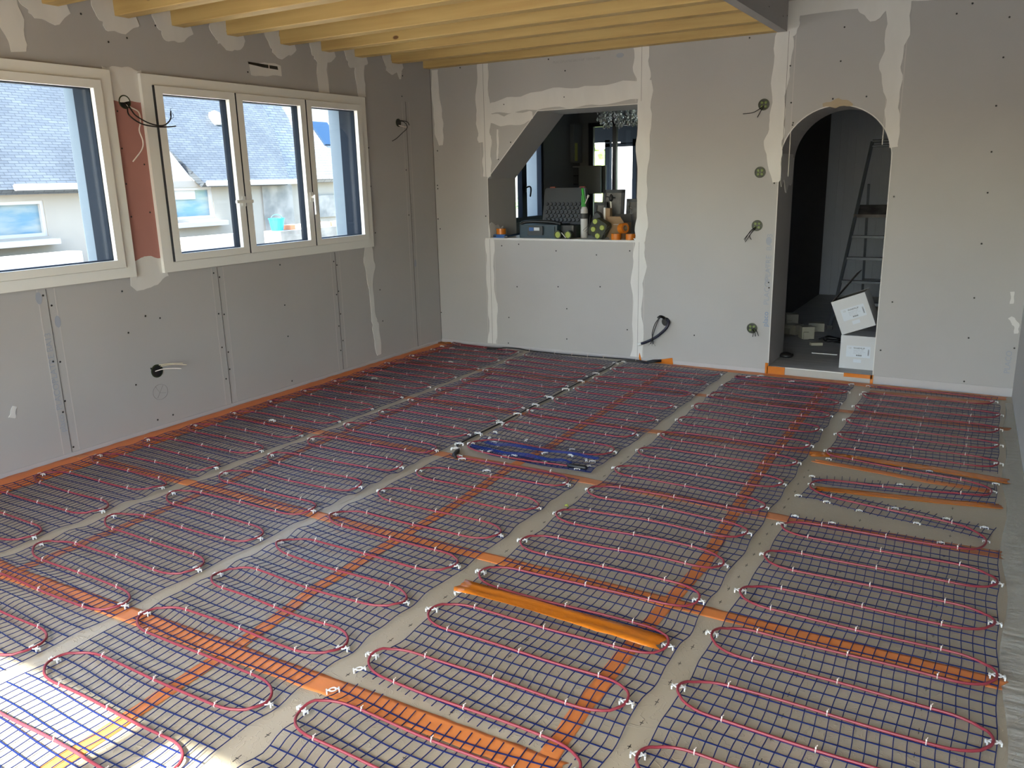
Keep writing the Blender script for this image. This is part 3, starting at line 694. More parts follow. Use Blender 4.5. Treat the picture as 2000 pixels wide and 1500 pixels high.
    def serp(s, xl, xr, ystart, side, n, p=.3355, yl=None):
        """n clips from ystart towards the camera, alternating sides; returns points"""
        clips = []
        y = ystart; sd = side
        for i in range(n):
            clips.append(((xl if sd < 0 else xr)+s.r.uniform(-.006, .006), y+s.r.uniform(-.008, .008)))
            y -= p/2; sd = -sd
        pts = []
        for i in range(n-1):
            yr = (clips[i][1]+clips[i+1][1])/2
            q = s.run_pts(clips[i], clips[i+1], (yr, yr)); s.tie_run(q); pts += q[(1 if i else 0):]
        for c in clips: s.clip(*c)
        return pts, clips

CX = .0345; CY = .0559
def cells(L, c): return max(1, int(round(L/c)))
# --- mat 1: along the window wall
A = Mat('blue mesh heating mat with red cable, the leftmost one beside the window wall', 1, .014, .010, .13, .975, y0=-.05)
A.patch([(.13, -.06), (.98, -.13)], [(.125, -5.7), (.955, -5.7)], cells(.84, CX), cells(5.62, CY), .03, 0)
pts, cl = A.serp(.157, .955, -.214, -1, 1, .335)
A_pts = []
q, cl = A.serp(.158, .958, -.03, -1, 33, .3355)
A.cable([(.72, -.10, .012), (.5, -.075, .012), (.3, -.06, .012)] + q)
for (x, y) in ((.56, -.25), (.62, -.75), (.40, -1.5), (.55, -2.73), (.30, -.25)): A.clip(x, y)
MB().tube([(.60, -.125, .012), (.74, -.095, .014)], .011, 8).build('cable_joint', 'blk', A.root)
A.finish()
# --- mat 2
B = Mat('blue mesh heating mat with red cable, second from the left, reaching the black supply cable', 2, .015, .010, 1.05, 1.90, y0=-.05)
B.patch([(1.045, -.10), (1.90, -.14)], [(1.045, -5.75), (1.905, -5.75)], cells(.85, CX), cells(5.64, CY), .04, 0)
q, cl = B.serp(1.066, 1.882, -.235, -1, 33, .3345)
B.cable(q)
B.finish()
# --- mat 3 upper
Cm = Mat('short blue mesh heating mat with a folded bundled end, back part of the third row', 3, .012, .007, 1.96, 2.84, y0=-.10)
Cm.patch([(1.975, -.12), (2.83, -.11)], [(1.98, -2.31), (2.84, -2.36)], cells(.86, CX), cells(2.2, CY), 0, .03)
Cm.patch([(1.995, -2.395), (2.24, -2.385), (2.50, -2.37), (2.835, -2.40)], [(2.02, -2.60), (2.2, -2.665), (2.55, -2.67), (2.83, -2.66)], 24, 5, .035, 0)
Cm.patch([(2.02, -2.57), (2.5, -2.61), (2.83, -2.62)], [(2.03, -2.62), (2.5, -2.665), (2.83, -2.665)], 24, 3, 0, 0)
q, cl = Cm.serp(1.983, 2.805, -.235, 1, 13, .3455)
q2 = Cm.run_pts(cl[-1], (1.999, -2.545), (-2.43, -2.44)); Cm.tie_run(q2); Cm.clip(2.0, -2.545)
q3 = [(2.0, -2.55, .016), (2.003, -2.575, .016), (2.02, -2.61, .016), (2.07, -2.637, .015), (2.15, -2.655, .015), (2.33, -2.668, .015), (2.555, -2.655, .015), (2.69, -2.640, .015)]
Cm.cable(q[:] + q2[1:] + smooth_path(q3, 5)[1:]); Cm.tie_run(q3)
MB().tube([(2.685, -2.642, .015), (2.70, -2.641, .018), (2.79, -2.634, .018), (2.80, -2.633, .015)], [.007, .013, .013, .007], 10).build('end_joint', 'blk', Cm.root, smooth=True)
rr = random.Random(5)
for pth, nm in (([(2.03, -2.585, .016), (2.17, -2.605, .018), (2.28, -2.615, .017), (2.40, -2.592, .018), (2.54, -2.605, .017), (2.63, -2.585, .018), (2.70, -2.605, .017)], 'bundle'), ([(2.07, -2.49, .016), (2.15, -2.512, .018), (2.25, -2.48, .018), (2.45, -2.486, .018), (2.60, -2.452, .017), (2.73, -2.47, .018), (2.79, -2.468, .016)], 'bundle')):
    b = MB()
    for k in range(7):
        o1 = (rr.uniform(-.010, .010), rr.uniform(-.006, .006))
        b.tube(smooth_path([(x+rr.uniform(-.01, .01), y+o1[0]+rr.uniform(-.006, .006), z+o1[1]) for x, y, z in pth], 5), .0017, 4)
    b.build('rolled_mesh', 'blueb', Cm.root)
for (x, y) in ((2.016, -2.295), (2.26, -2.34), (2.58, -2.37), (2.05, -2.42), (2.11, -2.465), (2.15, -2.50), (2.12, -2.64), (2.18, -2.62), (2.29, -2.655), (2.34, -2.62), (2.47, -2.50), (2.54, -2.64), (2.62, -2.47), (2.73, -2.50), (2.77, -2.505), (2.75, -2.655), (2.79, -2.60)): Cm.clip(x, y, rr.uniform(-1.5, 1.5), .8)
Cm.finish()
# --- mat 3 lower
D_ = Mat('blue mesh heating mat in the third row, front part below the black cable joint', 4, .015, .010, 1.98, 2.84, y0=-2.80)
D_.patch([(1.985, -2.765), (2.28, -2.79), (2.64, -2.795), (2.83, -2.80)], [(1.985, -5.75), (2.85, -5.75)], cells(.86, CX), cells(2.96, CY), .012, 0)
q, cl = D_.serp(2.0, 2.812, -3.058, -1, 17, .3380)
q0 = D_.run_pts((2.8, -2.882), cl[0], (-2.965, -2.972)); D_.tie_run(q0); D_.clip(2.80, -2.882)
st = [(2.050, -2.785, .016), (2.10, -2.785, .014), (2.25, -2.775, .012), (2.367, -2.774, .012), (2.52, -2.77, .012), (2.65, -2.772, .012), (2.74, -2.79, .013), (2.785, -2.835, .014), (2.80, -2.878, .016)]
D_.cable(smooth_path(st, 5) + q0[1:] + q[1:])
D_.tie_run(st)
for (x, y) in ((2.105, -2.80), (2.33, -2.90), (1.16+.9, -2.77)): D_.clip(x, y, .5)
D_.finish()
# --- mat 4
E_ = Mat('blue mesh heating mat with red cable, fourth from the left, leading to the arched doorway', 6, .015, .009, 2.92, 3.78, y0=-.14)
E_.patch([(2.93, -.14), (3.775, -.145)], [(2.94, -.29), (3.775, -.30)], 25, 3, 0, 0)
E_.patch([(2.925, -.31), (3.775, -.31)], [(2.95, -4.655), (3.30, -4.65), (3.60, -4.67), (3.80, -4.67)], cells(.85, CX), cells(4.35, CY), 0, .035)
E_.patch([(2.955, -4.765), (3.25, -4.775), (3.50, -4.765), (3.80, -4.74)], [(2.96, -5.75), (3.81, -5.75)], 25, 17, .05, 0)
q, cl = E_.serp(2.930, 3.762, -.379, 1, 33, .3350)
E_.cable([(3.74, -.17, .012), (3.5, -.185, .012), (3.1, -.205, .012), (2.96, -.23, .012), (2.93, -.25, .012), (2.96, -.29, .012), (3.1, -.30, .012), (3.5, -.30, .012), (3.68, -.315, .012), (3.74, -.34, .012)] + q)
for (x, y) in ((2.943, -4.775), (2.947, -4.655), (2.945, -4.075), (3.10, -.15), (3.755, -.148), (3.35, -.23), (3.03, -.22)): E_.clip(x, y, .8)
E_.finish()
# --- mat 5: the right hand one, cut into strips in the middle
F = Mat('blue mesh heating mat with red cable nearest the right wall, cut into fanned strips midway', 7, .007, .005, 3.87, 4.70, y0=-.10)
F.patch([(3.875, -.115), (4.2, -.09), (4.685, -.085)], [(3.885, -.17), (4.2, -.165), (4.68, -.175)], 24, 1, 0, .035)
F.patch([(3.875, -.318), (4.695, -.306)], [(3.875, -1.755), (4.2, -1.74), (4.694, -1.70)], 24, 25, 0, .04)
F.patch([(3.895, -1.835), (4.05, -1.835), (4.23, -1.862), (4.39, -1.862), (4.54, -1.880), (4.687, -1.905)], [(3.90, -1.885), (4.10, -1.915), (4.225, -1.93), (4.39, -1.952), (4.517, -1.966), (4.68, -1.985)], 24, 1, 0, .03)
F.patch([(3.875, -2.225), (3.966, -2.205), (4.129, -2.186), (4.257, -2.160), (4.385, -2.133), (4.517, -2.10), (4.645, -2.065), (4.69, -2.02)], [(3.885, -2.27), (3.987, -2.28), (4.145, -2.262), (4.268, -2.236), (4.40, -2.225), (4.523, -2.20), (4.657, -2.185), (4.689, -2.18)], 24, 2, .035, .012)
F.patch([(3.885, -2.385), (3.981, -2.40), (4.106, -2.415), (4.234, -2.445), (4.334, -2.465), (4.419, -2.475), (4.522, -2.51), (4.619, -2.515), (4.692, -2.524)], [(3.868, -2.505), (3.946, -2.494), (4.0, -2.52), (4.081, -2.541), (4.209, -2.573), (4.304, -2.588), (4.405, -2.603), (4.502, -2.608), (4.598, -2.630), (4.665, -2.644)], 24, 2, .04, .02)
F.patch([(3.885, -2.775), (4.06, -2.775), (4.4, -2.778), (4.705, -2.772)], [(3.88, -5.7), (4.715, -5.7)], 24, cells(2.92, .0565), .04, 0)
top = [(4.66, -.13, .012), (4.4, -.11, .012), (4.1, -.13, .012), (3.93, -.15, .012)]
c_first = (4.664, -.245)
h0 = [(3.93, -.145, .012), (4.1, -.125, .012), (4.35, -.13, .012), (4.55, -.155, .012), (4.64, -.19, .013)]
q, cl = F.serp(3.872, 4.692, -.425, -1, 9, .3335)
r0 = F.run_pts(c_first, cl[0], (-.335, -.345)); F.tie_run(r0); F.clip(*c_first)
c2 = [(3.893, -1.824), (4.015, -1.856), (4.264, -1.902), (4.535, -1.934), (4.644, -1.981), (4.671, -2.040)]
c3 = [(4.647, -2.108), (4.543, -2.140), (4.360, -2.186), (4.206, -2.206), (3.991, -2.224), (3.914, -2.263), (3.889, -2.322)]
c4 = [(3.908, -2.390), (4.007, -2.462), (4.265, -2.513), (4.525, -2.537), (4.613, -2.588), (4.660, -2.672)]
c5 = [(4.635, -2.769), (4.559, -2.815), (4.290, -2.827), (4.029, -2.820), (3.913, -2.842), (3.878, -2.892)]
fan = [(x, y, F.z(x, y)+.006) for x, y in [cl[-1]]+c2+c3+c4+c5]
for c in (c2, c3, c4, c5):
    for k in (1, 2, 3): F.tie(c[k][0], c[k][1], .1)
q5, cl5 = F.serp(3.875, 4.702, -2.892, -1, 17, .3415)
F.cable(smooth_path(h0, 4) + r0 + q[1:-1] + smooth_path(fan, 6)[:-1] + q5[1:])
for (x, y) in ((3.871, -.146), (3.900, -1.893), (4.247, -1.894), (4.389, -1.861), (4.688, -1.912), (3.872, -2.205), (3.865, -2.506), (4.000, -2.526), (4.149, -2.567), (4.289, -2.475), (4.393, -2.610), (4.501, -2.497), (4.650, -2.523), (4.279, -2.143), (3.904, -2.767), (4.064, -2.770), (4.496, -2.781), (4.680, -2.036), (3.889, -2.323), (4.660, -2.675), (3.87, -.33)): F.clip(x, y, None, .72)
F.finish()

# ------------------------------------------------------------------ supply cables on the floor
sc = thing('supply_cable', 'black supply cable lying in the gap between the second and third mats, with white clips', 'cable', (1.93, -1.6, 0))
P = [(2.10, -2.80, .014), (2.06, -2.80, .016), (2.035, -2.775, .02), (2.02, -2.73, .02), (1.975, -2.65, .010), (1.934, -2.576, .009), (1.930, -2.354, .008), (1.935, -2.098, .008), (1.932, -1.874, .008), (1.930, -1.621, .008), (1.934, -1.405, .008), (1.926, -1.150, .008), (1.922, -.882, .008), (1.919, -.60, .008), (1.925, -.35, .008), (1.915, -.20, .012), (1.93, -.12, .014), (2.0, -.075, .010), (2.1, -.075, .009), (2.16, -.085, .009)]
MB().tube(smooth_path(P[4:], 6), .0052, 8).build('cable', 'blk', sc, smooth=True)
MB().tube([(1.99, -2.66, .012), (2.015, -2.715, .016), (2.035, -2.775, .016), (2.065, -2.80, .014)], [.005, .014, .014, .006], 10).build('joint_sleeve', 'blk', sc, smooth=True)
for (x, y) in ((1.919, -.60), (1.922, -.882), (1.926, -1.150), (1.934, -1.405), (1.930, -1.621), (1.932, -1.874), (1.934, -2.098), (1.930, -2.354), (1.936, -2.576), (1.965, -2.66), (1.915, -.20), (1.95, -.12)): inst(CM, 'cable_clip', sc, (x, y, .001), .3*sin(y*9))
sc2 = thing('supply_cable', 'black supply cable running along the foot of the back wall over the mat ends', 'cable', (1.4, -.07, 0))
P = [(.70, -.125, .018), (.76, -.055, .018), (.9, -.045, .018), (1.02, -.073, .017), (1.283, -.085, .016), (1.569, -.078, .016), (1.896, -.07, .022), (2.05, -.055, .018), (2.16, -.07, .014), (2.20, -.05, .018), (2.235, -.02, .02)]
MB().tube(smooth_path(P, 6), .0055, 8).build('cable', 'blk', sc2, smooth=True)
MB().tube([(2.14, -.062, .016), (2.19, -.045, .022), (2.25, -.02, .026)], [.008, .014, .012], 8).build('cable_plug', 'blk', sc2, smooth=True)
for (x, y) in ((1.02, -.073), (1.283, -.085), (1.45, -.08), (1.60, -.078), (1.75, -.075), (2.04, -.056)): inst(TM, 'cable_tie', sc2, (x, y, .019), 0, 1.3)

# clear film along the right wall
rnd = random.Random(3); b = MB(); vs = []; nx, ny = 10, 130
for j in range(ny+1):
    for i in range(nx+1):
        x = 4.725 + (XW(-.2-6.6*j/ny)-.003-4.725)*i/nx + (.012*sin(j*.35) if i == 0 else 0); y = -.2 - 6.6*j/ny
        vs.append((x, y, .0022 + .003*abs(sin(j*1.7+i*.9)+.5*sin(j*.73-i*1.3))*rnd.uniform(.3, 1)))
m1 = len(vs); vs += [(x, y, z-.0005) for x, y, z in vs]; fs = []
for j in range(ny):
    for i in range(nx):
        a = j*(nx+1)+i; fs.append((a, a+1, a+nx+2, a+nx+1)); fs.append((m1+a, m1+a+nx+1, m1+a+nx+2, m1+a+1))
b.add(vs, fs); b.build('plastic_film', 'film', None, smooth=True, label='strip of crinkled clear plastic film on the floor along the right wall', category='film')
# debris crumbs on the floor
for (x, y, m, lb, s_) in ((3.0-.09, -3.3+.18, 'lime', 'tiny lime green plastic scrap on the bare strip between third and fourth mats', .012),):
    b = MB(); b.tube([(x, y, .004), (x+s_, y+.006, .008), (x+s_*1.5, y-.006, .004)], .004, 5); b.build('plastic_scrap', m, None, label=lb, category='scrap')

# ------------------------------------------------------------------ electrical boxes
def ebox_back(x, z, label, wires, wm='blk'):
    t = thing('electrical_box', label, 'electrical box', (x, 0, z), 'flush electrical boxes')
    b = MB(); b.lathe([(.041, .0), (.041, -.004), (.034, -.005), (.034, .0)], (x, 0, z), 'y', 20); b.build('rim', 'dgreen', t)
    MB().lathe([(0, -.0012), (.034, -.0012), (.034, -.0006), (0, -.0006)], (x, 0, z), 'y', 16).build('cup', 'black', t)
    b = MB()
    for k in range(4):
        a = pi/4+k*pi/2; b.lathe([(0, -.004), (.009, -.004), (.012, -.001), (0, -.001)], (x+.019*cos(a), 0, z+.019*sin(a)), 'y', 10)
    b.build('knockout', 'green', t)
    for w in wires: MB().tube(smooth_path(w, 6), .0028, 6).build('wire', wm, t, smooth=True)
ebox_back(2.987, 2.015, 'topmost green electrical box with two black wires, left of the arched doorway', [[(2.985, 0, 2.005), (2.965, -.03, 1.985), (2.92, -.045, 1.960), (2.85, -.05, 1.955)], [(2.985, 0, 2.0), (2.975, -.03, 1.97), (2.955, -.045, 1.925)]])
ebox_back(2.984, 1.534, 'green electrical box without wires, second from the top left of the arch', [])
ebox_back(2.982, 1.142, 'green electrical box with a bunch of dark wires hanging down-left, at hatch sill height', [[(2.975, 0, 1.135), (2.94, -.04, 1.10), (2.905, -.05, 1.03)], [(2.975, 0, 1.13), (2.945, -.04, 1.08), (2.91, -.05, 1.02)], [(2.97, 0, 1.125), (2.94, -.04, 1.07), (2.955, -.05, 1.04)], [(2.97, 0, 1.13), (2.93, -.05, 1.08), (2.90, -.05, 1.04)]])
ebox_back(2.982, .351, 'lowest green electrical box with short wire ends, near the floor left of the arch', [[(2.985, 0, .345), (3.01, -.03, .33), (3.02, -.04, .295)], [(2.99, 0, .35), (3.025, -.03, .335), (3.045, -.04, .30)], [(2.985, 0, .34), (3.0, -.03, .32), (3.0, -.04, .29)]])
t = thing('cable_outlet', 'black cable outlet with a thick blue-black conduit curving down the back wall', 'cable outlet', (2.28, 0, .36))
MB().lathe([(0, -.012), (.03, -.012), (.036, -.004), (.036, 0), (0, 0)], (2.275, 0, .355), 'y', 16).build('box', 'black', t)
MB().tube(smooth_path([(2.265, -.005, .385), (2.24, -.03, .40), (2.22, -.04, .385)], 5), .012, 8).build('gland', 'blk', t, smooth=True)
MB().tube(smooth_path([(2.285, -.005, .37), (2.31, -.035, .355), (2.30, -.05, .315), (2.25, -.05, .262), (2.19, -.05, .215), (2.12, -.045, .178), (2.075, -.035, .16)], 7), .0115, 10).build('conduit', 'btube', t, smooth=True)
MB().tube([(2.078, -.036, .161), (2.050, -.033, .150)], .0125, 10).build('conduit_end', 'white', t, label='white conduit end')
for k in (0, 1):
    MB().tube(smooth_path([(2.235, -.035, .395), (2.20+k*.014, -.05, .34), (2.182+k*.012, -.06, .27), (2.185+k*.003, -.07, .225), (2.17+k*.02, -.06, .17)], 6), .0038, 6).build('wire', 'blk', t, smooth=True)
for k in range(3): MB().tube([(2.185, -.065, .20), (2.15+k*.03, -.06, .155)], .0012, 4).build('wire', 'dark', t)
# left wall boxes
def ebox_left(y, z, label, wires, r=.04):
    t = thing('electrical_box', label, 'electrical box', (0, y, z), 'flush electrical boxes')
    MB().lathe([(r, 0), (r, .004), (r-.007, .005), (r-.007, 0)], (0, y, z), 'x', 20).build('rim', 'dgreen', t)
    MB().lathe([(0, .0020), (r-.006, .0020), (r-.006, .0028), (0, .0028)], (0, y, z), 'x', 16).build('cup', 'black', t)
    for (w, rr_, m_) in wires: MB().tube(smooth_path(w, 6), rr_, 6).build('wire', m_, t, smooth=True)
ebox_left(-3.125, 2.025, 'dark electrical box on the pink board between the windows, with black and white wires', [
    ([(0, -3.13, 2.02), (.04, -3.14, 1.99), (.07, -3.155, 1.945), (.09, -3.10, 1.90), (.10, -3.02, 1.885), (.11, -2.93, 1.885), (.12, -2.875, 1.892)], .0042, 'blk'),
    ([(0, -3.11, 2.02), (.04, -3.115, 1.98), (.07, -3.11, 1.945), (.09, -3.06, 1.91), (.10, -3.0, 1.893), (.11, -2.95, 1.895), (.12, -2.91, 1.93), (.12, -2.90, 1.98)], .0042, 'blk'),
    ([(.12, -2.91, 1.93), (.12, -2.885, 1.945), (.12, -2.89, 1.97)], .0013, 'blk'), ([(.12, -2.91, 1.95), (.12, -2.90, 1.99), (.12, -2.89, 1.995)], .0013, 'blk'),
    ([(0, -3.12, 2.01), (.03, -3.10, 1.99), (.06, -3.08, 1.965), (.07, -3.085, 1.91), (.07, -3.10, 1.86), (.07, -3.085, 1.80), (.07, -3.10, 1.75), (.07, -3.17, 1.68)], .004, 'wwire')])
ebox_left(-.50, 2.02, 'small black electrical box with a dangling wire between window and far corner', [
    ([(0, -.50, 2.03), (.03, -.47, 2.03), (.045, -.44, 2.0), (.05, -.45, 1.97), (.05, -.52, 1.93), (.05, -.60, 1.885), (.05, -.66, 1.862)], .0032, 'blk'),
    ([(0, -.49, 2.04), (.04, -.43, 2.03), (.05, -.41, 2.0)], .0035, 'blk'), ([(.0, -.50, 2.0), (.04, -.47, 1.985), (.05, -.45, 1.985)], .0035, 'wwire')], .034)
ebox_left(-3.145, .385, 'round electrical box low on the left wall with beige wires pointing right, pencil circle below', [
    ([(0, -3.16, .385), (.03, -3.12, .395), (.06, -3.06, .39), (.09, -3.03, .385)], .003, 'wwire'), ([(0, -3.13, .42), (.05, -3.08, .425), (.10, -3.02, .42)], .003, 'beige'), ([(0, -3.12, .41), (.05, -3.06, .415), (.11, -3.0, .405)], .0028, 'beige')], .043)

# ------------------------------------------------------------------ KITCHEN beyond the hatch
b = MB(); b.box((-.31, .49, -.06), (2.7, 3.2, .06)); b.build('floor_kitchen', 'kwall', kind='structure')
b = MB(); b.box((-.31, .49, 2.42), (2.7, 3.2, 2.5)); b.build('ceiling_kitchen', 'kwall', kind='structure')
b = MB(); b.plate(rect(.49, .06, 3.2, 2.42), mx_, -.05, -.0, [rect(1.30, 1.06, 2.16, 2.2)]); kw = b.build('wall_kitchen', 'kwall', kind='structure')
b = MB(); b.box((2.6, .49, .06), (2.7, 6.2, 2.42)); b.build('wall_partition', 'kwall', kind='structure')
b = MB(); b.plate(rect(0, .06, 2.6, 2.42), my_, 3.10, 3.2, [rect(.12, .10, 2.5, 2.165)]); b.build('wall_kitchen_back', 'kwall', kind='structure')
# its side window with blue grey frame
b = MB(); b.plate(rect(1.30, 1.06, 2.16, 2.2), mx_, -.07, -.01, [rect(1.35, 1.11, 1.66, 2.15), rect(1.765, 1.11, 2.11, 2.15)])
kwn = b.build('window_3', 'anth', kind='structure')
MB().box((-.04, 1.35, 1.11), (-.035, 2.11, 2.15)).build('glass', 'glass', kwn)
b = MB(); b.rbox((-.01, 1.72, 1.38), (.0, 1.745, 1.46), .005, axis=0); b.tube(smooth_path([(.0, 1.735, 1.43), (.04, 1.74, 1.44), (.045, 1.76, 1.41), (.04, 1.75, 1.33)], 5), .009, 8); b.build('handle', 'blackf', kwn, smooth=True)
# black framed glazing
b = MB()
for (x0, x1) in ((.115, .18), (.435, .485), (.745, .79), (1.05, 1.10), (1.5, 1.56), (2.44, 2.5)): b.box((x0, 3.10, .06), (x1, 3.15, 2.165))
for (z0, z1) in ((2.115, 2.165), (.06, .14)): b.box((.115, 3.10, z0), (2.5, 3.15, z1))
gl = b.build('window_4', 'blackf', kind='structure')
MB().box((.12, 3.12, .10), (2.5, 3.126, 2.12)).build('glass', 'glass', gl)
# veranda: ceiling, second blue grey frame, white pier
b = MB(); b.box((-1.6, 3.2, 2.30), (2.6, 5.3, 2.38)); b.build('ceiling_veranda', 'grid', kind='structure')
b = MB()
b.box((-.35, 5.2, 1.985), (2.6, 5.3, 2.30))
for (x0, x1) in ((-.60, -.52), (-.16, -.07), (-.06, .0), (.33, .40), (.42, .48), (1.3, 1.38)): b.box((x0, 5.2, .0), (x1, 5.28, 2.05))
b.box((-.60, 5.2, 1.95), (2.6, 5.28, 2.0)); b.box((-1.6, 5.2, 2.02), (-.35, 5.3, 2.30)); b.build('window_5', 'anth', kind='structure')
b = MB(); b.box((-.95, 6.2, -.6), (-.42, 6.5, 2.12)); b.build('wall_pier', 'whiter', kind='structure')
# breaker panel and grey board
pn = thing('breaker_panel', 'slim grey electrical panel with a yellow sticker on the kitchen wall beyond the hatch', 'electrical panel', (0, 2.93, 1.9))
MB().rbox((.0, 2.83, 1.70), (.05, 3.06, 2.15), .01, axis=0).build('cover', 'grid', pn)
MB().box((.05, 2.86, 1.72), (.052, 2.93, 1.93)).build('sticker', 'yellow', pn)
cb = thing('cupboard', 'grey open-fronted cupboard hanging by the black glazing beyond the hatch', 'cupboard', (.15, 2.95, 1.5))
b = MB(); b.box((.08, 2.90, 1.33), (.37, 2.93, 1.66)).box((-.0, 2.90, 1.33), (.08, 3.09, 1.35)).box((.0, 2.90, 1.64), (.08, 3.09, 1.66)).box((.0, 3.07, 1.33), (.36, 3.10, 1.66)); b.build('body', 'grid', cb)
b = MB(); b.box((.0, 2.92, 1.44), (.08, 3.08, 1.452)).box((.0, 2.92, 1.54), (.08, 3.08, 1.552)); b.build('shelf', 'black', cb)
# crystal chandelier
ch = thing('chandelier', 'wide crystal-drop chandelier hanging in the kitchen, seen at the top right of the hatch', 'chandelier', (1.45, .9, 2.42))
b = MB(); b.rbox((1.25, .80, 2.24), (1.85, 1.10, 2.26), .03, axis=2); b.tube([(1.55, .95, 2.26), (1.55, .95, 2.42)], .008, 8); b.build('frame', 'chrome', ch)
rnd = random.Random(8); k_ = 0
for i in range(98):
    x = 1.255 + .59*((i*.618) % 1); y = .81 + .27*rnd.random(); zt = 2.235
    zl = 2.0 + rnd.uniform(-.025, .05)
    b = MB(); z = zt
    b.tube([(x, y, zt+.01), (x, y, zl+.03)], .001, 3)
    zz = zt - rnd.uniform(0, .02)
    while zz > zl+.03:
        b.lathe([(0, .010), (.009, 0), (0, -.010)], (x+rnd.uniform(-.012, .012), y+rnd.uniform(-.01, .01), zz), seg=5, mi=0); zz -= rnd.uniform(.012, .024)
    b.lathe([(0, .018), (.006, .008), (.012, -.008), (.004, -.02), (0, -.022)], (x, y, zl), seg=6)
    b.build('crystal_strand', 'crystal', ch)

# ------------------------------------------------------------------ things on the hatch sill
Z = 1.012
t = thing('tool_case', 'open dark blue tool case with a honeycomb foam lid, on the hatch sill', 'tool case', (1.0, .2, Z))
b = MB(); b.rbox((.835, .10, Z), (1.225, .36, Z+.115), .015, axis=2); b.box((.86, .092, Z+.02), (.93, .10, Z+.10)); b.box((1.13, .092, Z+.02), (1.20, .10, Z+.10)); b.build('base', 'navy', t)
b = MB(); b.rbox((.935, .082, Z+.025), (1.085, .10, Z+.105), .01, axis=1); b.build('latch', 'dark', t)
MB().box((1.0, .080, Z+.065), (1.055, .0815, Z+.092)).build('sticker', 'label', t)
MB().box((.95, .080, Z+.062), (.995, .0815, Z+.092)).build('badge', 'blue', t)
b = MB(); b.tube(smooth_path([(.84, .12, Z+.115), (.88, .14, Z+.135), (1.0, .15, Z+.14), (1.15, .15, Z+.135), (1.24, .14, Z+.12)], 5), .016, 8); b.build('cables_inside', 'black', t, smooth=True)
RX = Matrix.Rotation(radians(-12), 3, 'X')
b = MB(); b.rbox((.93, .365, Z+.10), (1.345, .40, Z+.43), .02, axis=1, rot=RX, pivot=(1.2, .38, Z+.1)); lid = b.build('lid', 'dark', t)
b = MB()
for j in range(5):
    for i in range(10):
        cx = .965 + .041*i + (.02 if j % 2 else 0); cz = Z+.14+.036*j
        if cx > 1.33: continue
        b.lathe([(.013, -.006), (.019, .004)], (0, 0, 0), 'y', 6, rot=Matrix.Rotation(pi/6, 3, 'Y')) if False else None
        vs = []; p0 = Vector((1.2, .38, Z+.1))
        for (r_, h) in ((.0185, .363), (.0150, .356), (.0001, .356)):
            for k in range(6):
                a = k*pi/3+pi/6; vs.append(RX @ (Vector((cx+r_*cos(a), h, cz+r_*sin(a)))-p0)+p0)
        b.add(vs, [(q*6+k, q*6+(k+1) % 6, (q+1)*6+(k+1) % 6, (q+1)*6+k) for q in (0, 1) for k in range(6)])
b.build('honeycomb_foam', 'black', t)
b = MB()
for x in (.97, 1.27): b.box((x, .385, Z+.415), (x+.05, .41, Z+.445), rot=RX, pivot=(1.2, .38, Z+.1))
b.build('hinge', mat('dull red plastic', (.25, .05, .03), .5), t)
# spray foam can with green nozzle
t = thing('sealant_can', 'tall white spray can with bright green nozzle, standing on the sill', 'spray can', (1.435, .2, Z))
MB().lathe([(0, 0), (.030, 0), (.032, .006), (.032, .235), (.030, .245), (.022, .262), (.012, .268), (0, .27)], (1.437, .20, Z), seg=20).build('can', 'carton', t, smooth=True)
b = MB(); b.lathe([(.0321, .165), (.0326, .166), (.0326, .21), (.0321, .211)], (1.437, .20, Z), seg=20); b.build('label_band', 'dark', t)
b = MB(); b.rbox((1.388, .24, Z), (1.410, .26, Z+.36), .006, axis=2); b.tube(smooth_path([(1.437, .20, Z+.265), (1.435, .205, Z+.31), (1.425, .21, Z+.37), (1.412, .22, Z+.42)], 5), [.012]*16 if False else .014, 8); b.build('nozzle', 'bgreen', t, smooth=False)
b = MB(); b.tube([(1.445, .20, Z+.29), (1.475, .19, Z+.345)], .004, 6); b.tube([(1.475, .19, Z+.345), (1.483, .19, Z+.365)], .009, 8); b.build('trigger', 'clip', t)
# small bottle and cutter on the left
t = thing('small_bottle', 'small dark bottle with a droplet cap behind the blue cutter on the sill', 'bottle', (.75, .25, Z))
MB().lathe([(0, 0), (.022, 0), (.024, .01), (.024, .07), (.012, .095), (0, .095)], (.755, .30, Z), seg=14).build('body', 'skyl', t, smooth=True)
MB().lathe([(.010, .095), (.013, .097), (.012, .12), (.006, .135), (0, .137)], (.755, .30, Z), seg=12).build('cap', 'black', t, smooth=True)
t = thing('pliers', 'small pliers with pale grips lying beside the tool case', 'pliers', (.77, .12, Z))
MB().tube(smooth_path([(.735, .04, Z+.012), (.77, .08, Z+.02), (.815, .16, Z+.03)], 4), .008, 6).tube(smooth_path([(.75, .03, Z+.012), (.79, .09, Z+.02), (.82, .17, Z+.03)], 4), .007, 6).build('grips', 'skyl', t)
MB().tube([(.745, .035, Z+.012), (.725, .015, Z+.010)], .008, 6).build('jaws', 'chrome', t)
t = thing('utility_knife', 'blue utility knife under an orange tape roll at the left end of the sill', 'knife', (.67, .05, Z))
MB().rbox((.612, .02, Z), (.735, .06, Z+.03), .008, axis=1).build('body', 'blue', t)
MB().box((.612, .018, Z+.008), (.64, .062, Z+.022)).build('grip', 'black', t)
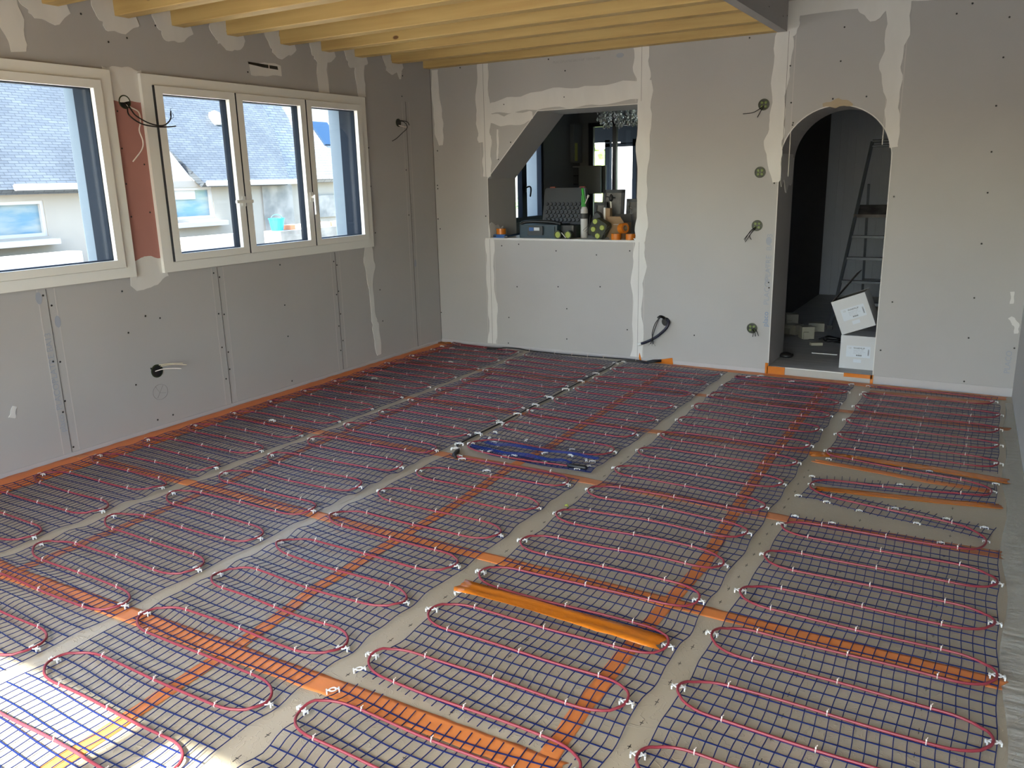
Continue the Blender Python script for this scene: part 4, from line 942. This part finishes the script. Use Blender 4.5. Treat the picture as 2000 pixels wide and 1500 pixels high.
def roll(c, label, r=.045, h=.05, rot=None, name='tape_roll'):
    t = thing(name, label, 'tape roll', c, 'orange tape rolls on the sill')
    MB().lathe([(r*.6, -h/2), (r, -h/2), (r, h/2), (r*.6, h/2), (r*.6, -h/2)], c, seg=24, rot=rot).build('roll', 'tapes', t, smooth=False)
    MB().lathe([(r*.52, -h/2), (r*.6, -h/2), (r*.6, h/2), (r*.52, h/2), (r*.52, -h/2)], c, seg=20, rot=rot).build('core', 'brown', t)
    return t
roll((.675, .055, Z+.031+.026), 'orange tape roll resting on the blue knife at the left end of the sill', .044, .05)
roll((1.80, .06, Z+.026), 'orange tape roll lying flat, left of the pair at the right end of the sill', .042, .05)
roll((1.93, .055, Z+.026), 'orange tape roll lying flat in the right corner of the sill', .040, .05)
roll((1.862, .06, Z+.052+.043), 'orange tape roll standing on edge on top of the two flat rolls', .042, .055, Matrix.Rotation(radians(-25), 3, 'Z') @ Matrix.Rotation(radians(85), 3, 'Y'))
# spare electrical boxes: pair + netted pack
def pot(t, c, r=.034, h=.05, rot=None, lo='green'):
    MB().lathe([(0, 0), (r*.9, 0), (r, h), (r*.93, h), (r*.84, .005), (0, .005)], c, 'y', 16, rot=rot).build('shell', 'dgreen', t)
for (x, lb) in ((1.265, 'green round electrical box lying at the right foot of the tool case'), (1.362, 'green round electrical box with a grey tie beside the white spray can')):
    t = thing('electrical_box', lb, 'electrical box', (x, .04, Z+.034), 'loose electrical boxes on the sill')
    MB().lathe([(.027, -.030), (.036, -.030), (.036, .02), (.027, .02), (.027, -.030)], (x, .05, Z+.036), 'y', 18).build('shell', 'dgreen', t)
    MB().lathe([(0, -.024), (.026, -.024), (.026, -.018), (0, -.018)], (x, .05, Z+.036), 'y', 14).build('insert', 'lime', t)
MB().tube([(1.31, .01, Z+.055), (1.35, .01, Z+.012)], .004, 5).build('cable_tie', 'clip', None, label='short pale cable tie between the two loose green boxes', category='cable tie')
t = thing('netted_pack', 'netted bundle of green electrical boxes leaning on the sill before the cardboard box', 'box bundle', (1.64, .07, Z+.08))
rnd = random.Random(4)
RT = Matrix.Rotation(radians(28), 3, 'Y')
b = MB(); b.rbox((1.57, .03, Z+.015), (1.71, .13, Z+.165), .03, axis=1, rot=RT); b.build('shells', 'dgreen', t)
for (dx, dz) in ((-.045, .045), (.03, -.05), (.035, .03), (-.03, -.02)):
    p = RT @ Vector((dx, 0, dz)); MB().lathe([(0, -.008), (.020, -.008), (.024, 0), (0, 0)], (1.64+p.x, .028, Z+.09+p.z), 'y', 12).build('insert', 'lime', t)
b = MB()
for k in range(-4, 5):
    for sgn in (1, -1):
        a = [RT @ Vector((k*.02-sgn*.03, 0, -.075)), RT @ Vector((k*.02+sgn*.03, 0, .075))]
        b.tube([(1.64+a[0].x, .024, Z+.09+a[0].z), (1.64+a[1].x, .024, Z+.09+a[1].z)], .0018, 4)
b.build('net', 'black', t)
# cardboard box
t = thing('cardboard_box', 'open brown cardboard box with a flap up, on the sill behind the tape rolls', 'cardboard box', (1.80, .2, Z))
b = MB(); b.box((1.69, .16, Z), (1.83, .31, Z+.13), 0); b.build('body', 'brown', t)
b = MB(); b.add([(1.69, .16, Z+.13), (1.83, .16, Z+.13), (1.805, .13, Z+.185), (1.685, .13, Z+.185), (1.69, .163, Z+.13), (1.83, .163, Z+.13), (1.805, .133, Z+.188), (1.685, .133, Z+.188)], [(0, 1, 2, 3), (7, 6, 5, 4), (0, 1, 5, 4), (2, 3, 7, 6), (1, 2, 6, 5), (3, 0, 4, 7)]); b.build('flap', 'brown', t)
MB().box((1.69, .305, Z+.13), (1.83, .31, Z+.20)).build('back_flap', 'cartin', t)
MB().box((1.73, .158, Z+.118), (1.78, .1595, Z+.121)).build('white_tape', 'label', t)
# picture frames leaning, glasses, holder etc.
def pframe(x0, x1, z0, z1, y, lb, inner='photo'):
    t = thing('picture_frame', lb, 'picture frame', ((x0+x1)/2, y, z0), 'dark picture frames behind the sill clutter')
    R = Matrix.Rotation(radians(-6), 3, 'X'); pv = ((x0+x1)/2, y, z0)
    def bx(bb, a, c): bb.box(a, c, rot=R, pivot=pv)
    b = MB(); w = .028
    bx(b, (x0, y, z0), (x0+w, y+.02, z1)); bx(b, (x1-w, y, z0), (x1, y+.02, z1)); bx(b, (x0, y, z1-w), (x1, y+.02, z1)); bx(b, (x0, y, z0), (x1, y+.02, z0+w)); b.build('frame', 'dark', t)
    b = MB(); bx(b, (x0+w, y+.01, z0+w), (x1-w, y+.016, z1-w)); b.build('print', inner, t)
pframe(1.488, 1.694, Z+.0, Z+.405, .44, 'large dark picture frame with a grey print, leaning behind the cardboard box')
pframe(1.43, 1.555, Z+.0, Z+.30, .39, 'smaller dark picture frame left of the large one, behind the round black lamp')
pframe(1.728, 1.90, Z+.0, Z+.325, .42, 'dark picture frame with looped ornament at the right side of the hatch')
t = thing('wire_ornament', 'silver wire loop ornament in front of the right picture frame', 'ornament', (1.91, .38, Z+.2))
b = MB()
for k in range(4): b.torus((1.775+.01*k, .385, Z+.215), .05-.008*k, .002, 'y', 18, 5, sx=.45)
b.tube([(1.78, .385, Z), (1.78, .385, Z+.165)], .006, 6); b.build('loops', 'chrome', t)
t = thing('wooden_block', 'upright pale wooden offcut between the round black lamp and the frames', 'wood offcut', (1.665, .3, Z))
MB().box((1.585, .28, Z), (1.602, .33, Z+.255)).build('pale_edge', 'clip', t); MB().box((1.6021, .28, Z), (1.645, .33, Z+.25)).build('block', 'brown', t)
t = thing('headphones', 'black ear defenders with a padded band behind the netted pack', 'ear defenders', (1.57, .25, Z))
b = MB(); b.tube(smooth_path([(1.492, .27, Z+.05), (1.487, .27, Z+.14), (1.512, .27, Z+.20), (1.53, .27, Z+.215), (1.57, .27, Z+.19), (1.58, .27, Z+.12), (1.575, .27, Z+.05)], 6), .011, 8); b.build('band', 'black', t, smooth=True)
for x in (1.505, 1.56): MB().lathe([(0, -.02), (.035, -.02), (.04, 0), (.035, .02), (0, .02)], (x, .25, Z+.055), 'y', 14).build('ear_cup', 'black', t)
MB().lathe([(0, -.01), (.036, -.01), (.036, .01), (0, .01)], (1.545, .235, Z+.175), 'y', 16).build('pad', 'dark', t)
t = thing('figurine', 'slender dark figurine with a white stem before the large picture frame', 'figurine', (1.615, .36, Z))
b = MB(); b.tube(smooth_path([(1.60, .36, Z+.02), (1.605, .36, Z+.12), (1.62, .36, Z+.24), (1.615, .36, Z+.32)], 5), .007, 6); b.build('stem', 'clip', t, smooth=True)
MB().lathe([(0, -.03), (.014, -.02), (.020, .0), (.012, .03), (0, .04)], (1.62, .36, Z+.33), seg=12).tube([(1.58, .36, Z+.345), (1.66, .36, Z+.335)], .005, 6).build('head', 'black', t, smooth=True)
MB().lathe([(0, 0), (.035, 0), (.03, .02), (0, .025)], (1.60, .36, Z), seg=14).build('base', 'black', t)
MB().lathe([(0, 0), (.022, 0), (.026, .03), (.014, .05), (0, .05)], (1.58, .31, Z), seg=12).build('bottle', 'dark', None, label='small squat dark bottle half hidden behind the netted pack', category='bottle')
MB().rbox((1.24, .12, Z), (1.385, .30, Z+.11), .03, axis=2).build('tool_pouch', 'black', None, label='soft black pouch between the tool case and the spray can', category='pouch')

# ------------------------------------------------------------------ HALL beyond the arch
b = MB(); b.box((3.124, .0, -.06), (3.876, .49, .06)).box((2.7, .49, -.06), (4.9, 4.3, .06)).box((1.9, 4.3, -.06), (3.0, 6.4, .06)); b.build('floor_hall', 'screed', kind='structure')
MB().tube([(3.13, -.002, .058), (3.3, -.004, .06), (3.6, -.004, .059), (3.87, -.002, .058)], .004, 6).build('threshold_chips', 'clip', wall_back, kind='stuff')
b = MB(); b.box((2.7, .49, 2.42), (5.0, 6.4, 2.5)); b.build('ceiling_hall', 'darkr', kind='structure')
b = MB(); b.box((2.83, 4.20, .06), (5.0, 4.30, 2.42))
for k in range(22): b.box((2.85+.095*k, 4.192, .06), (2.94+.095*k, 4.2, 2.42))
b.build('wall_hall', 'hall', kind='structure')
MB().box((4.9, .49, .06), (5.0, 4.3, 2.42)).build('wall_hall_right', 'hall', kind='structure')
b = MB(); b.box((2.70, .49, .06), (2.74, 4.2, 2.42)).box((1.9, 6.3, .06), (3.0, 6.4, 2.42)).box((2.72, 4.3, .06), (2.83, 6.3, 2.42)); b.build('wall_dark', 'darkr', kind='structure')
b = MB(); b.box((2.74, 4.185, .06), (2.80, 4.23, 2.2)).box((2.80, 4.18, .06), (2.86, 4.192, 2.42)); b.build('trim_2', 'hall', kind='structure')
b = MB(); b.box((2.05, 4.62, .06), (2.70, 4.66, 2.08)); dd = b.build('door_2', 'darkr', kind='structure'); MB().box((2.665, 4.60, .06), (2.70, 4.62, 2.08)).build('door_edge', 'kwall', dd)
# the hall has no light source of its own
# step ladder
t = thing('step_ladder', 'scuffed aluminium step ladder with a paint-stained platform standing in the hall', 'ladder', (3.6, 2.1, .06))
b = MB()
fb0, fb1 = (3.27, 1.80, .06), (3.95, 1.80, .06); ft0, ft1 = (3.475, 2.12, 1.79), (3.82, 2.12, 1.79)
def lerp(a, c, f): return tuple(a[i]+(c[i]-a[i])*f for i in range(3))
for p, q in ((fb0, ft0), (fb1, ft1)): b.tube([p, q], .020, 4, flat=.6)
b.tube([ft0, ft1], .016, 6); b.tube([lerp(fb0, ft0, .975), lerp(fb1, ft1, .975)], .012, 6); b.build('front_frame', 'alu', t)
b = MB()
for p, q in (((3.42, 2.75, .06), (3.46, 2.22, 1.40)), ((3.90, 2.75, .06), (3.84, 2.22, 1.40))): b.tube([p, q], .016, 4)
b.tube([(3.43, 2.6, .45), (3.88, 2.6, .45)], .012, 6); b.build('rear_frame', 'alu', t)
for k, f in enumerate((.145, .26, .385, .50)):
    p, q = lerp(fb0, ft0, f), lerp(fb1, ft1, f); MB().box((p[0], p[1]-.01, p[2]-.012), (q[0], p[1]+.07, p[2]+.012)).build('step', 'alu', t)
b = MB(); b.box((3.38, 1.98, 1.14), (3.90, 2.30, 1.17), rot=Matrix.Rotation(radians(14), 3, 'X')); b.build('platform', 'plat', t)
for p in (fb0, fb1): MB().box((p[0]-.025, p[1]-.02, .06), (p[0]+.025, p[1]+.02, .10)).build('foot', 'black', t)
# white boxes
def labelbox(c0, size, rot, pivot, lb, flap=False):
    t = thing('cardboard_box', lb, 'cardboard box', (c0[0], c0[1], c0[2]), 'white labelled boxes in the doorway')
    x0, y0, z0 = c0; w, dpt, h = size
    T = lambda p: rot @ (Vector(p)-Vector(pivot)) + Vector(pivot)
    b = MB(); vs = [T(p) for p in ((x0, y0, z0), (x0+w, y0, z0), (x0+w, y0+dpt, z0), (x0, y0+dpt, z0), (x0, y0, z0+h), (x0+w, y0, z0+h), (x0+w, y0+dpt, z0+h), (x0, y0+dpt, z0+h))]
    b.add(vs, [(0, 3, 2, 1), (0, 1, 5, 4), (1, 2, 6, 5), (2, 3, 7, 6), (3, 0, 4, 7)] + ([] if flap else [(4, 5, 6, 7)])); body = b.build('body', ['carton'], t)
    if flap:
        e = .004; q = [T(p) for p in ((x0+e, y0+e, z0+e), (x0+w-e, y0+e, z0+e), (x0+w-e, y0+dpt-e, z0+e), (x0+e, y0+dpt-e, z0+e), (x0+e, y0+e, z0+h-.002), (x0+w-e, y0+e, z0+h-.002), (x0+w-e, y0+dpt-e, z0+h-.002), (x0+e, y0+dpt-e, z0+h-.002))]
        b = MB(); b.add(q, [(0, 3, 2, 1), (0, 1, 5, 4), (1, 2, 6, 5), (2, 3, 7, 6), (3, 0, 4, 7)]); b.build('inside', 'cartin', t)
        # lid hinged on the left top edge, standing up
        b = MB(); a = T((x0, y0, z0+h)); c = T((x0, y0+dpt, z0+h)); up_ = Vector((.155, .08, .22))
        b.add([a, c, c+up_, a+up_, a+Vector((.003, 0, -.003)), c+Vector((.003, 0, -.003)), c+up_+Vector((.003, 0, -.003)), a+up_+Vector((.003, 0, -.003))], [(0, 1, 2, 3), (7, 6, 5, 4), (0, 3, 7, 4), (1, 2, 6, 5), (2, 3, 7, 6), (0, 1, 5, 4)])
        b.build('lid', 'cartin', t)
    ux = T((1, 0, 0))-T((0, 0, 0)); uz = T((0, 0, 1))-T((0, 0, 0)); n_ = ux.cross(uz)   # towards -y
    def F_(u, v, o=.0012): return T((x0+w*u, y0-o, z0+h*v))
    def quad(name, m_, u0, v0, u1, v1, o=.0012):
        b = MB(); p = [F_(u0, v0, o), F_(u1, v0, o), F_(u1, v1, o), F_(u0, v1, o)]; p2 = [F_(u0, v0, 0), F_(u1, v0, 0), F_(u1, v1, 0), F_(u0, v1, 0)]
        b.add(p+p2, [(0, 1, 2, 3), (0, 4, 5, 1), (1, 5, 6, 2), (2, 6, 7, 3), (3, 7, 4, 0)]); return b.build(name, m_, t)
    quad('shipping_label', 'label', .18, .36, .86, .70)
    quad('pale_tape', 'label', .40, .20, .62, .30, .0010)
    def tx(s, size, u, v, m_='ink'): text(s, size, 'label_print', m_, t, F_(u, v, .0016), ux, uz, .0002)
    tx('CE', .017, .24, .61, 'inkg'); tx('WARMUP', .0185, .38, .61, 'black'); tx('Heating Mat 230V', .010, .38, .555); tx('150 W/m2   0,5 x 14 m', .009, .38, .51); tx('7,0 m2  1050 W', .009, .38, .465)
    b = MB()
    rr = random.Random(2)
    u = .47
    while u < .62:
        du = rr.uniform(.004, .012); p = [F_(u, .40, .0016), F_(u+du, .40, .0016), F_(u+du, .44, .0016), F_(u, .44, .0016)]; b.add(p, [(0, 1, 2, 3)]); u += du+.006
    v = .43
    while v < .62:
        dv = rr.uniform(.006, .014); p = [F_(.79, v, .0016), F_(.83, v, .0016), F_(.83, v+dv, .0016), F_(.79, v+dv, .0016)]; b.add(p, [(0, 1, 2, 3)]); v += dv+.008
    b.build('barcode', 'dark', t)
    return t
labelbox((3.615, .17, .06), (.25, .24, .255), Matrix.Identity(3), (0, 0, 0), 'closed white cardboard box with a printed label, the lower of the two inside the doorway')
labelbox((3.622, .16, .318), (.248, .24, .262), Matrix.Rotation(radians(-21.5), 3, 'Y'), (3.622, .16, .318), 'open white cardboard box tipped on its corner on top of the lower white box', True)
# debris in the hall
def chunk(a, bb, rz, m_, lb, cat='debris', tilt=0):
    b = MB(); R = Matrix.Rotation(rz, 3, 'Z') @ Matrix.Rotation(tilt, 3, 'X'); b.box(a, bb, rot=R)
    b.box((a[0]+.01, a[1]-.02, a[2]), (a[0]+(bb[0]-a[0])*.5, a[1]+.01, a[2]+(bb[2]-a[2])*.6), rot=R, pivot=tuple((a[i]+bb[i])/2 for i in range(3)))
    return b.build('foam_offcut', m_, None, label=lb, category=cat, group='cream foam offcuts in the hall')
chunk((3.10, 1.22, .062), (3.21, 1.33, .17), .5, 'foam', 'cream foam offcut, squarest one nearest the camera on the hall floor')
chunk((2.95, 1.38, .062), (3.07, 1.50, .15), -.4, 'foam', 'cream foam offcut leaning left of the square one in the hall')
chunk((3.10, 1.62, .062), (3.24, 1.72, .14), .2, 'foam', 'cream foam offcut at the back of the pile in the hall')
chunk((2.87, 1.68, .062), (2.98, 1.80, .20), .3, 'foam', 'cream foam offcut against the dark hall wall')
chunk((3.035, .86, .062), (3.085, .93, .085), .1, 'clip', 'small white chip by the left jamb behind the doorway') if False else None
b = MB(); rnd = random.Random(6)
for k in range(7): b.tube(smooth_path([(3.27+rnd.uniform(0, .4), 1.15+rnd.uniform(-.1, .12), .065+rnd.uniform(0, .04)) for _ in range(4)], 5), rnd.uniform(.006, .014), 6)
b.build('cable_tangle', 'black', None, smooth=True, label='tangle of black cable on the hall floor behind the white boxes', category='cable')
b = MB(); b.lathe([(0, 0), (.05, 0), (.055, .012), (.04, .03), (.02, .038), (0, .04)], (3.17, .40, .06), seg=14); b.tube([(3.13, .40, .075), (3.22, .43, .072)], .012, 6); b.build('glove', 'black', None, smooth=True, label='crumpled black glove on the floor at the left jamb of the doorway', category='glove')
b = MB(); b.box((3.33, .62, .061), (3.53, .632, .066)); b.build('plastic_strip', 'clip', None, label='thin white plastic strip lying on the hall floor', category='strip')
b = MB(); b.box((3.25, .95, .061), (3.35, .99, .085), rot=Matrix.Rotation(.5, 3, 'Z')); b.build('plaster_chip', 'foam', None, label='pale plaster chip in front of the black cable tangle', category='debris')
b = MB(); b.box((3.70, 3.6, .06), (4.3, 4.1, .75)); b.box((3.72, 3.58, .75), (4.28, 4.12, .78)); b.build('cabinet', 'plat', None, label='dusty brown cabinet behind the ladder in the hall', category='cabinet')

# ------------------------------------------------------------------ OUTSIDE (left)
b = MB(); b.box((-60, -40, -1.1), (-.35, 40, -.9)).box((-.35, 6.5, -1.1), (40, 60, -.3)).box((-3, YF-12, -.3), (9, YF-.32, -.1)).box((-3, 3.2, -.6), (2.6, 6.4, -.02)); b.build('ground', 'gravel', kind='structure')
H = thing('neighbour_house', 'cream rendered neighbouring house with a grey slate roof, seen through the left windows', 'house', (-8, 3, -.9))
b = MB(); b.plate(rect(-6, -.9, 6.15, 1.62), mx_, -8.3, -8.0, [rect(.30, .84, .96, 1.37) if False else rect(-1.0, .84, .99, 1.37), rect(3.30, .95, 4.17, 1.51)]); b.build('wall', 'creamr', H)
def rf(pts, m_, par, nm, th=.12):
    b = MB(); n_ = (Vector(pts[1])-Vector(pts[0])).cross(Vector(pts[2])-Vector(pts[1])).normalized()
    if n_.z < 0: n_ = -n_
    k = len(pts); vs = [Vector(p) for p in pts] + [Vector(p)-n_*th for p in pts]
    b.add(vs, [tuple(range(k)), tuple(range(2*k-1, k-1, -1))] + [(i, (i+1) % k, k+(i+1) % k, k+i) for i in range(k)])
    b.uv = lambda v: (v.y*1.0, v.z*1.25)
    return b.build(nm, m_, par)
# plane of roof: x=-7.85 z=1.6 rising to x=-11.5 z=6.2
def rz_(x): return 1.58 + (-7.8-x)*1.25
rf([(-7.8, .45, rz_(-7.8)-.04), (-7.8, 2.5, rz_(-7.8)-.04), (-11.6, 6.4, rz_(-11.6)-.04), (-11.6, -6, rz_(-11.6)-.04), (-7.8, -6, rz_(-7.8)-.04)], 'slate', H, 'roof')
rf([(-7.8, 3.85, rz_(-7.8)), (-7.8, 5.95, rz_(-7.8)), (-8.6, 6.45, rz_(-8.6)), (-11.6, 7.4, rz_(-11.6)), (-11.6, 1.8, rz_(-11.6)), (-9.3, 2.9, rz_(-9.3))], 'slate', H, 'roof')
# white gable wall catching the sun left of the second roof part
b = MB(); b.plate([(2.9, 1.3), (3.82, 1.3), (3.82, 1.62), (3.2, 2.35), (2.9, 2.7)], mx_, -8.25, -8.05)
b.build('gable', 'whiter', H)
b = MB(); b.tube([(-7.72, .45, 1.57), (-7.72, 1.75, 1.57)], .05, 8); b.tube([(-7.72, 3.85, 1.57), (-7.72, 6.1, 1.57)], .05, 8); b.build('gutter', 'gutter', H)
for (y0, y1, z0, z1) in ((-1.0, .99, .84, 1.37), (3.30, 4.17, .95, 1.51)):
    b = MB(); b.plate(rect(y0, z0, y1, z1), mx_, -8.12, -8.02, [rect(y0+.05, z0+.05, y1-.05, z1-.05)]); wf = b.build('window', 'whiter', H)
    MB().box((-8.09, y0+.04, z0+.04), (-8.08, y1-.04, z1-.04)).build('pane', mat('pane with painted reflection', (.13, .24, .32), .12, spec=.5, noise=(2, (.30, .34, .33), (1, 1, 4))), wf)  # paler mottling paints a reflection into the pane colour
b = MB(); b.box((-8.0, -1.1, .72), (-7.8, 1.05, .80)).box((-8.0, 3.2, .82), (-7.8, 4.3, .90)); b.build('window_sill', 'whiter', H)
MB().plate(rect(5.35, -.9, 6.15, 1.5), mx_, -8.0, -7.97).build('stained_wall', 'stain', H)
MB().box((-9.4, 3.6, rz_(-9.4)+.0), (-9.2, 3.85, rz_(-9.4)+.35)).build('chimney_pipe', 'anth', H) if False else None
b = MB(); b.lathe([(0, .12), (.10, .08), (.12, 0), (.12, -.15)], (-8.75, 5.05, rz_(-8.75)+.05), seg=12); b.build('roof_vent', 'whiter', H)
b = MB(); b.box((-9.3, 1.2, 4.2), (-8.9, 1.75, 4.6)); b.build('dormer_edge', 'skyl', H) if False else None
H2 = thing('neighbour_house', 'second neighbouring house with pale stone-slate roof and skylight, right of the stained wall', 'house', (-9, 9, -.9))
MB().box((-9.4, 6.3, -.9), (-9.2, 14, 1.7)).build('wall', 'creamr', H2)
rf([(-8.9, 6.1, 1.62), (-8.9, 14, 1.62), (-13, 14, 6.6), (-13, 6.1, 6.6)], 'slate2', H2, 'roof')
def zz2(x): return 1.62 + (-8.9-x)*1.2146
rf([(-9.5, 8.9, zz2(-9.5)+.08), (-9.5, 9.5, zz2(-9.5)+.08), (-9.95, 9.5, zz2(-9.95)+.08), (-9.95, 8.9, zz2(-9.95)+.08)], 'skyl', H2, 'skylight', .05)
MB().box((-9.2, 8.0, .75), (-9.15, 9.2, 1.25)).build('window', 'stain', H2)
# parapets, rubble, bucket, bricks
b = MB(); b.box((-7.6, -2.5, -.9), (-7.3, 1.05, .62)).box((-7.6, 1.05, -.9), (-6.9, 1.6, .35)); b.build('parapet_wall', 'whiter', None, label='white rendered garden wall seen through the big left window', category='wall')
b = MB(); b.box((-7.2, 2.6, -.9), (-7.0, 3.9, .70)); b.build('parapet_wall', 'whiter', None, label='white rendered wall below the neighbour window, seen through the leftmost small sash', category='wall')
MB().rbox((-6.5, 3.9, -.9), (-6.1, 6.3, .74), .03, axis=2).build('low_wall', 'stain', None, label='low stained cement wall topped with bricks, seen through the middle sash', category='wall')
t = thing('bucket', 'bright blue bucket standing on the low wall outside the middle sash', 'bucket', (-6.3, 3.62, .74))
MB().lathe([(0, 0), (.10, 0), (.135, .20), (.142, .20), (.142, .215), (.128, .215), (.095, .01), (0, .01)], (-6.3, 4.05, .74), seg=18).build('pail', 'sblue', t, smooth=False)
MB().tube([(-6.3, 4.05+.13*cos(a), .95+.07*sin(a)) for a in [pi*k/10 for k in range(11)]], .006, 5).build('handle', 'chrome', t)
rnd = random.Random(12)
for k in range(9):
    x, y, z = -6.32+rnd.uniform(-.08, .08), 4.35+.17*k+rnd.uniform(-.012, .012), .74
    b = MB(); b.box((x-.09, y-.055, z), (x+.09, y+.055, z+.08), rot=Matrix.Rotation(rnd.uniform(-.12, .12), 3, 'Z'))
    b.build('brick', 'brick' if k % 3 == 0 else 'whiter', None, label=('orange' if k % 3 == 0 else 'pale')+' brick, number %d along the low wall to the right of the blue bucket' % (k+1) if False else ('orange' if k % 3 == 0 else 'white-dusted')+' brick lying on the low wall, '+['next to the blue bucket', 'second right of the bucket', 'third right of the bucket', 'fourth right of the bucket', 'fifth right of the bucket', 'sixth right of the bucket', 'seventh right of the bucket', 'eighth right of the bucket', 'farthest right of the bucket'][k], category='brick', group='bricks on the outside wall')
# garden side (beyond the kitchen)
def hedge(name, x0, x1, y, z0, z1, d_, m_, label, seed):
    rnd = random.Random(seed); b = MB()
    for k in range(int((x1-x0)*(z1-z0)*60)):
        x = rnd.uniform(x0, x1); z = z0+(z1-z0)*sqrt(rnd.random()); yy = y+rnd.uniform(-d_, d_); r_ = rnd.uniform(.05, .12); a = rnd.uniform(0, 6.28)
        p = Vector((x, yy, z)); u = Vector((cos(a), rnd.uniform(-.5, .5), sin(a))).normalized()*r_; w_ = u.cross(Vector((rnd.uniform(-1, 1), 1, rnd.uniform(-1, 1)))).normalized()*r_*.6
        b.add([p-u, p+w_, p+u, p-w_], [(0, 1, 2, 3)])
    b.box((x0+.1, y-d_*.5, z0), (x1-.1, y+d_*.5, z0+(z1-z0)*.8))
    b.build(name, m_, None, label=label, category='hedge')
hedge('hedge', -6.5, 4.5, 13.0, -.4, 1.7, .5, 'leaf', 'long green garden hedge seen through the black-framed glazing', 1)
hedge('shrub', -3.3, -1.9, 8.6, -.4, 2.6, .35, 'grass', 'bright leafy shrub left of the white pier, beyond the kitchen glazing', 2)
t = thing('far_house', 'distant house with a grey roof and chimney above the hedge', 'house', (-4.0, 25, 0))
MB().box((-9, 25, -.5), (-2.0, 27, 1.8)).build('wall', 'creamr', t)
rf([(-9, 24.7, 1.75), (-1.7, 24.7, 1.75), (-1.7, 26.5, 3.2), (-9, 26.5, 3.2)], 'slate', t, 'roof'); MB().box((-4.2, 25.6, 2.4), (-3.5, 26.2, 3.8)).build('chimney', 'stain', t)
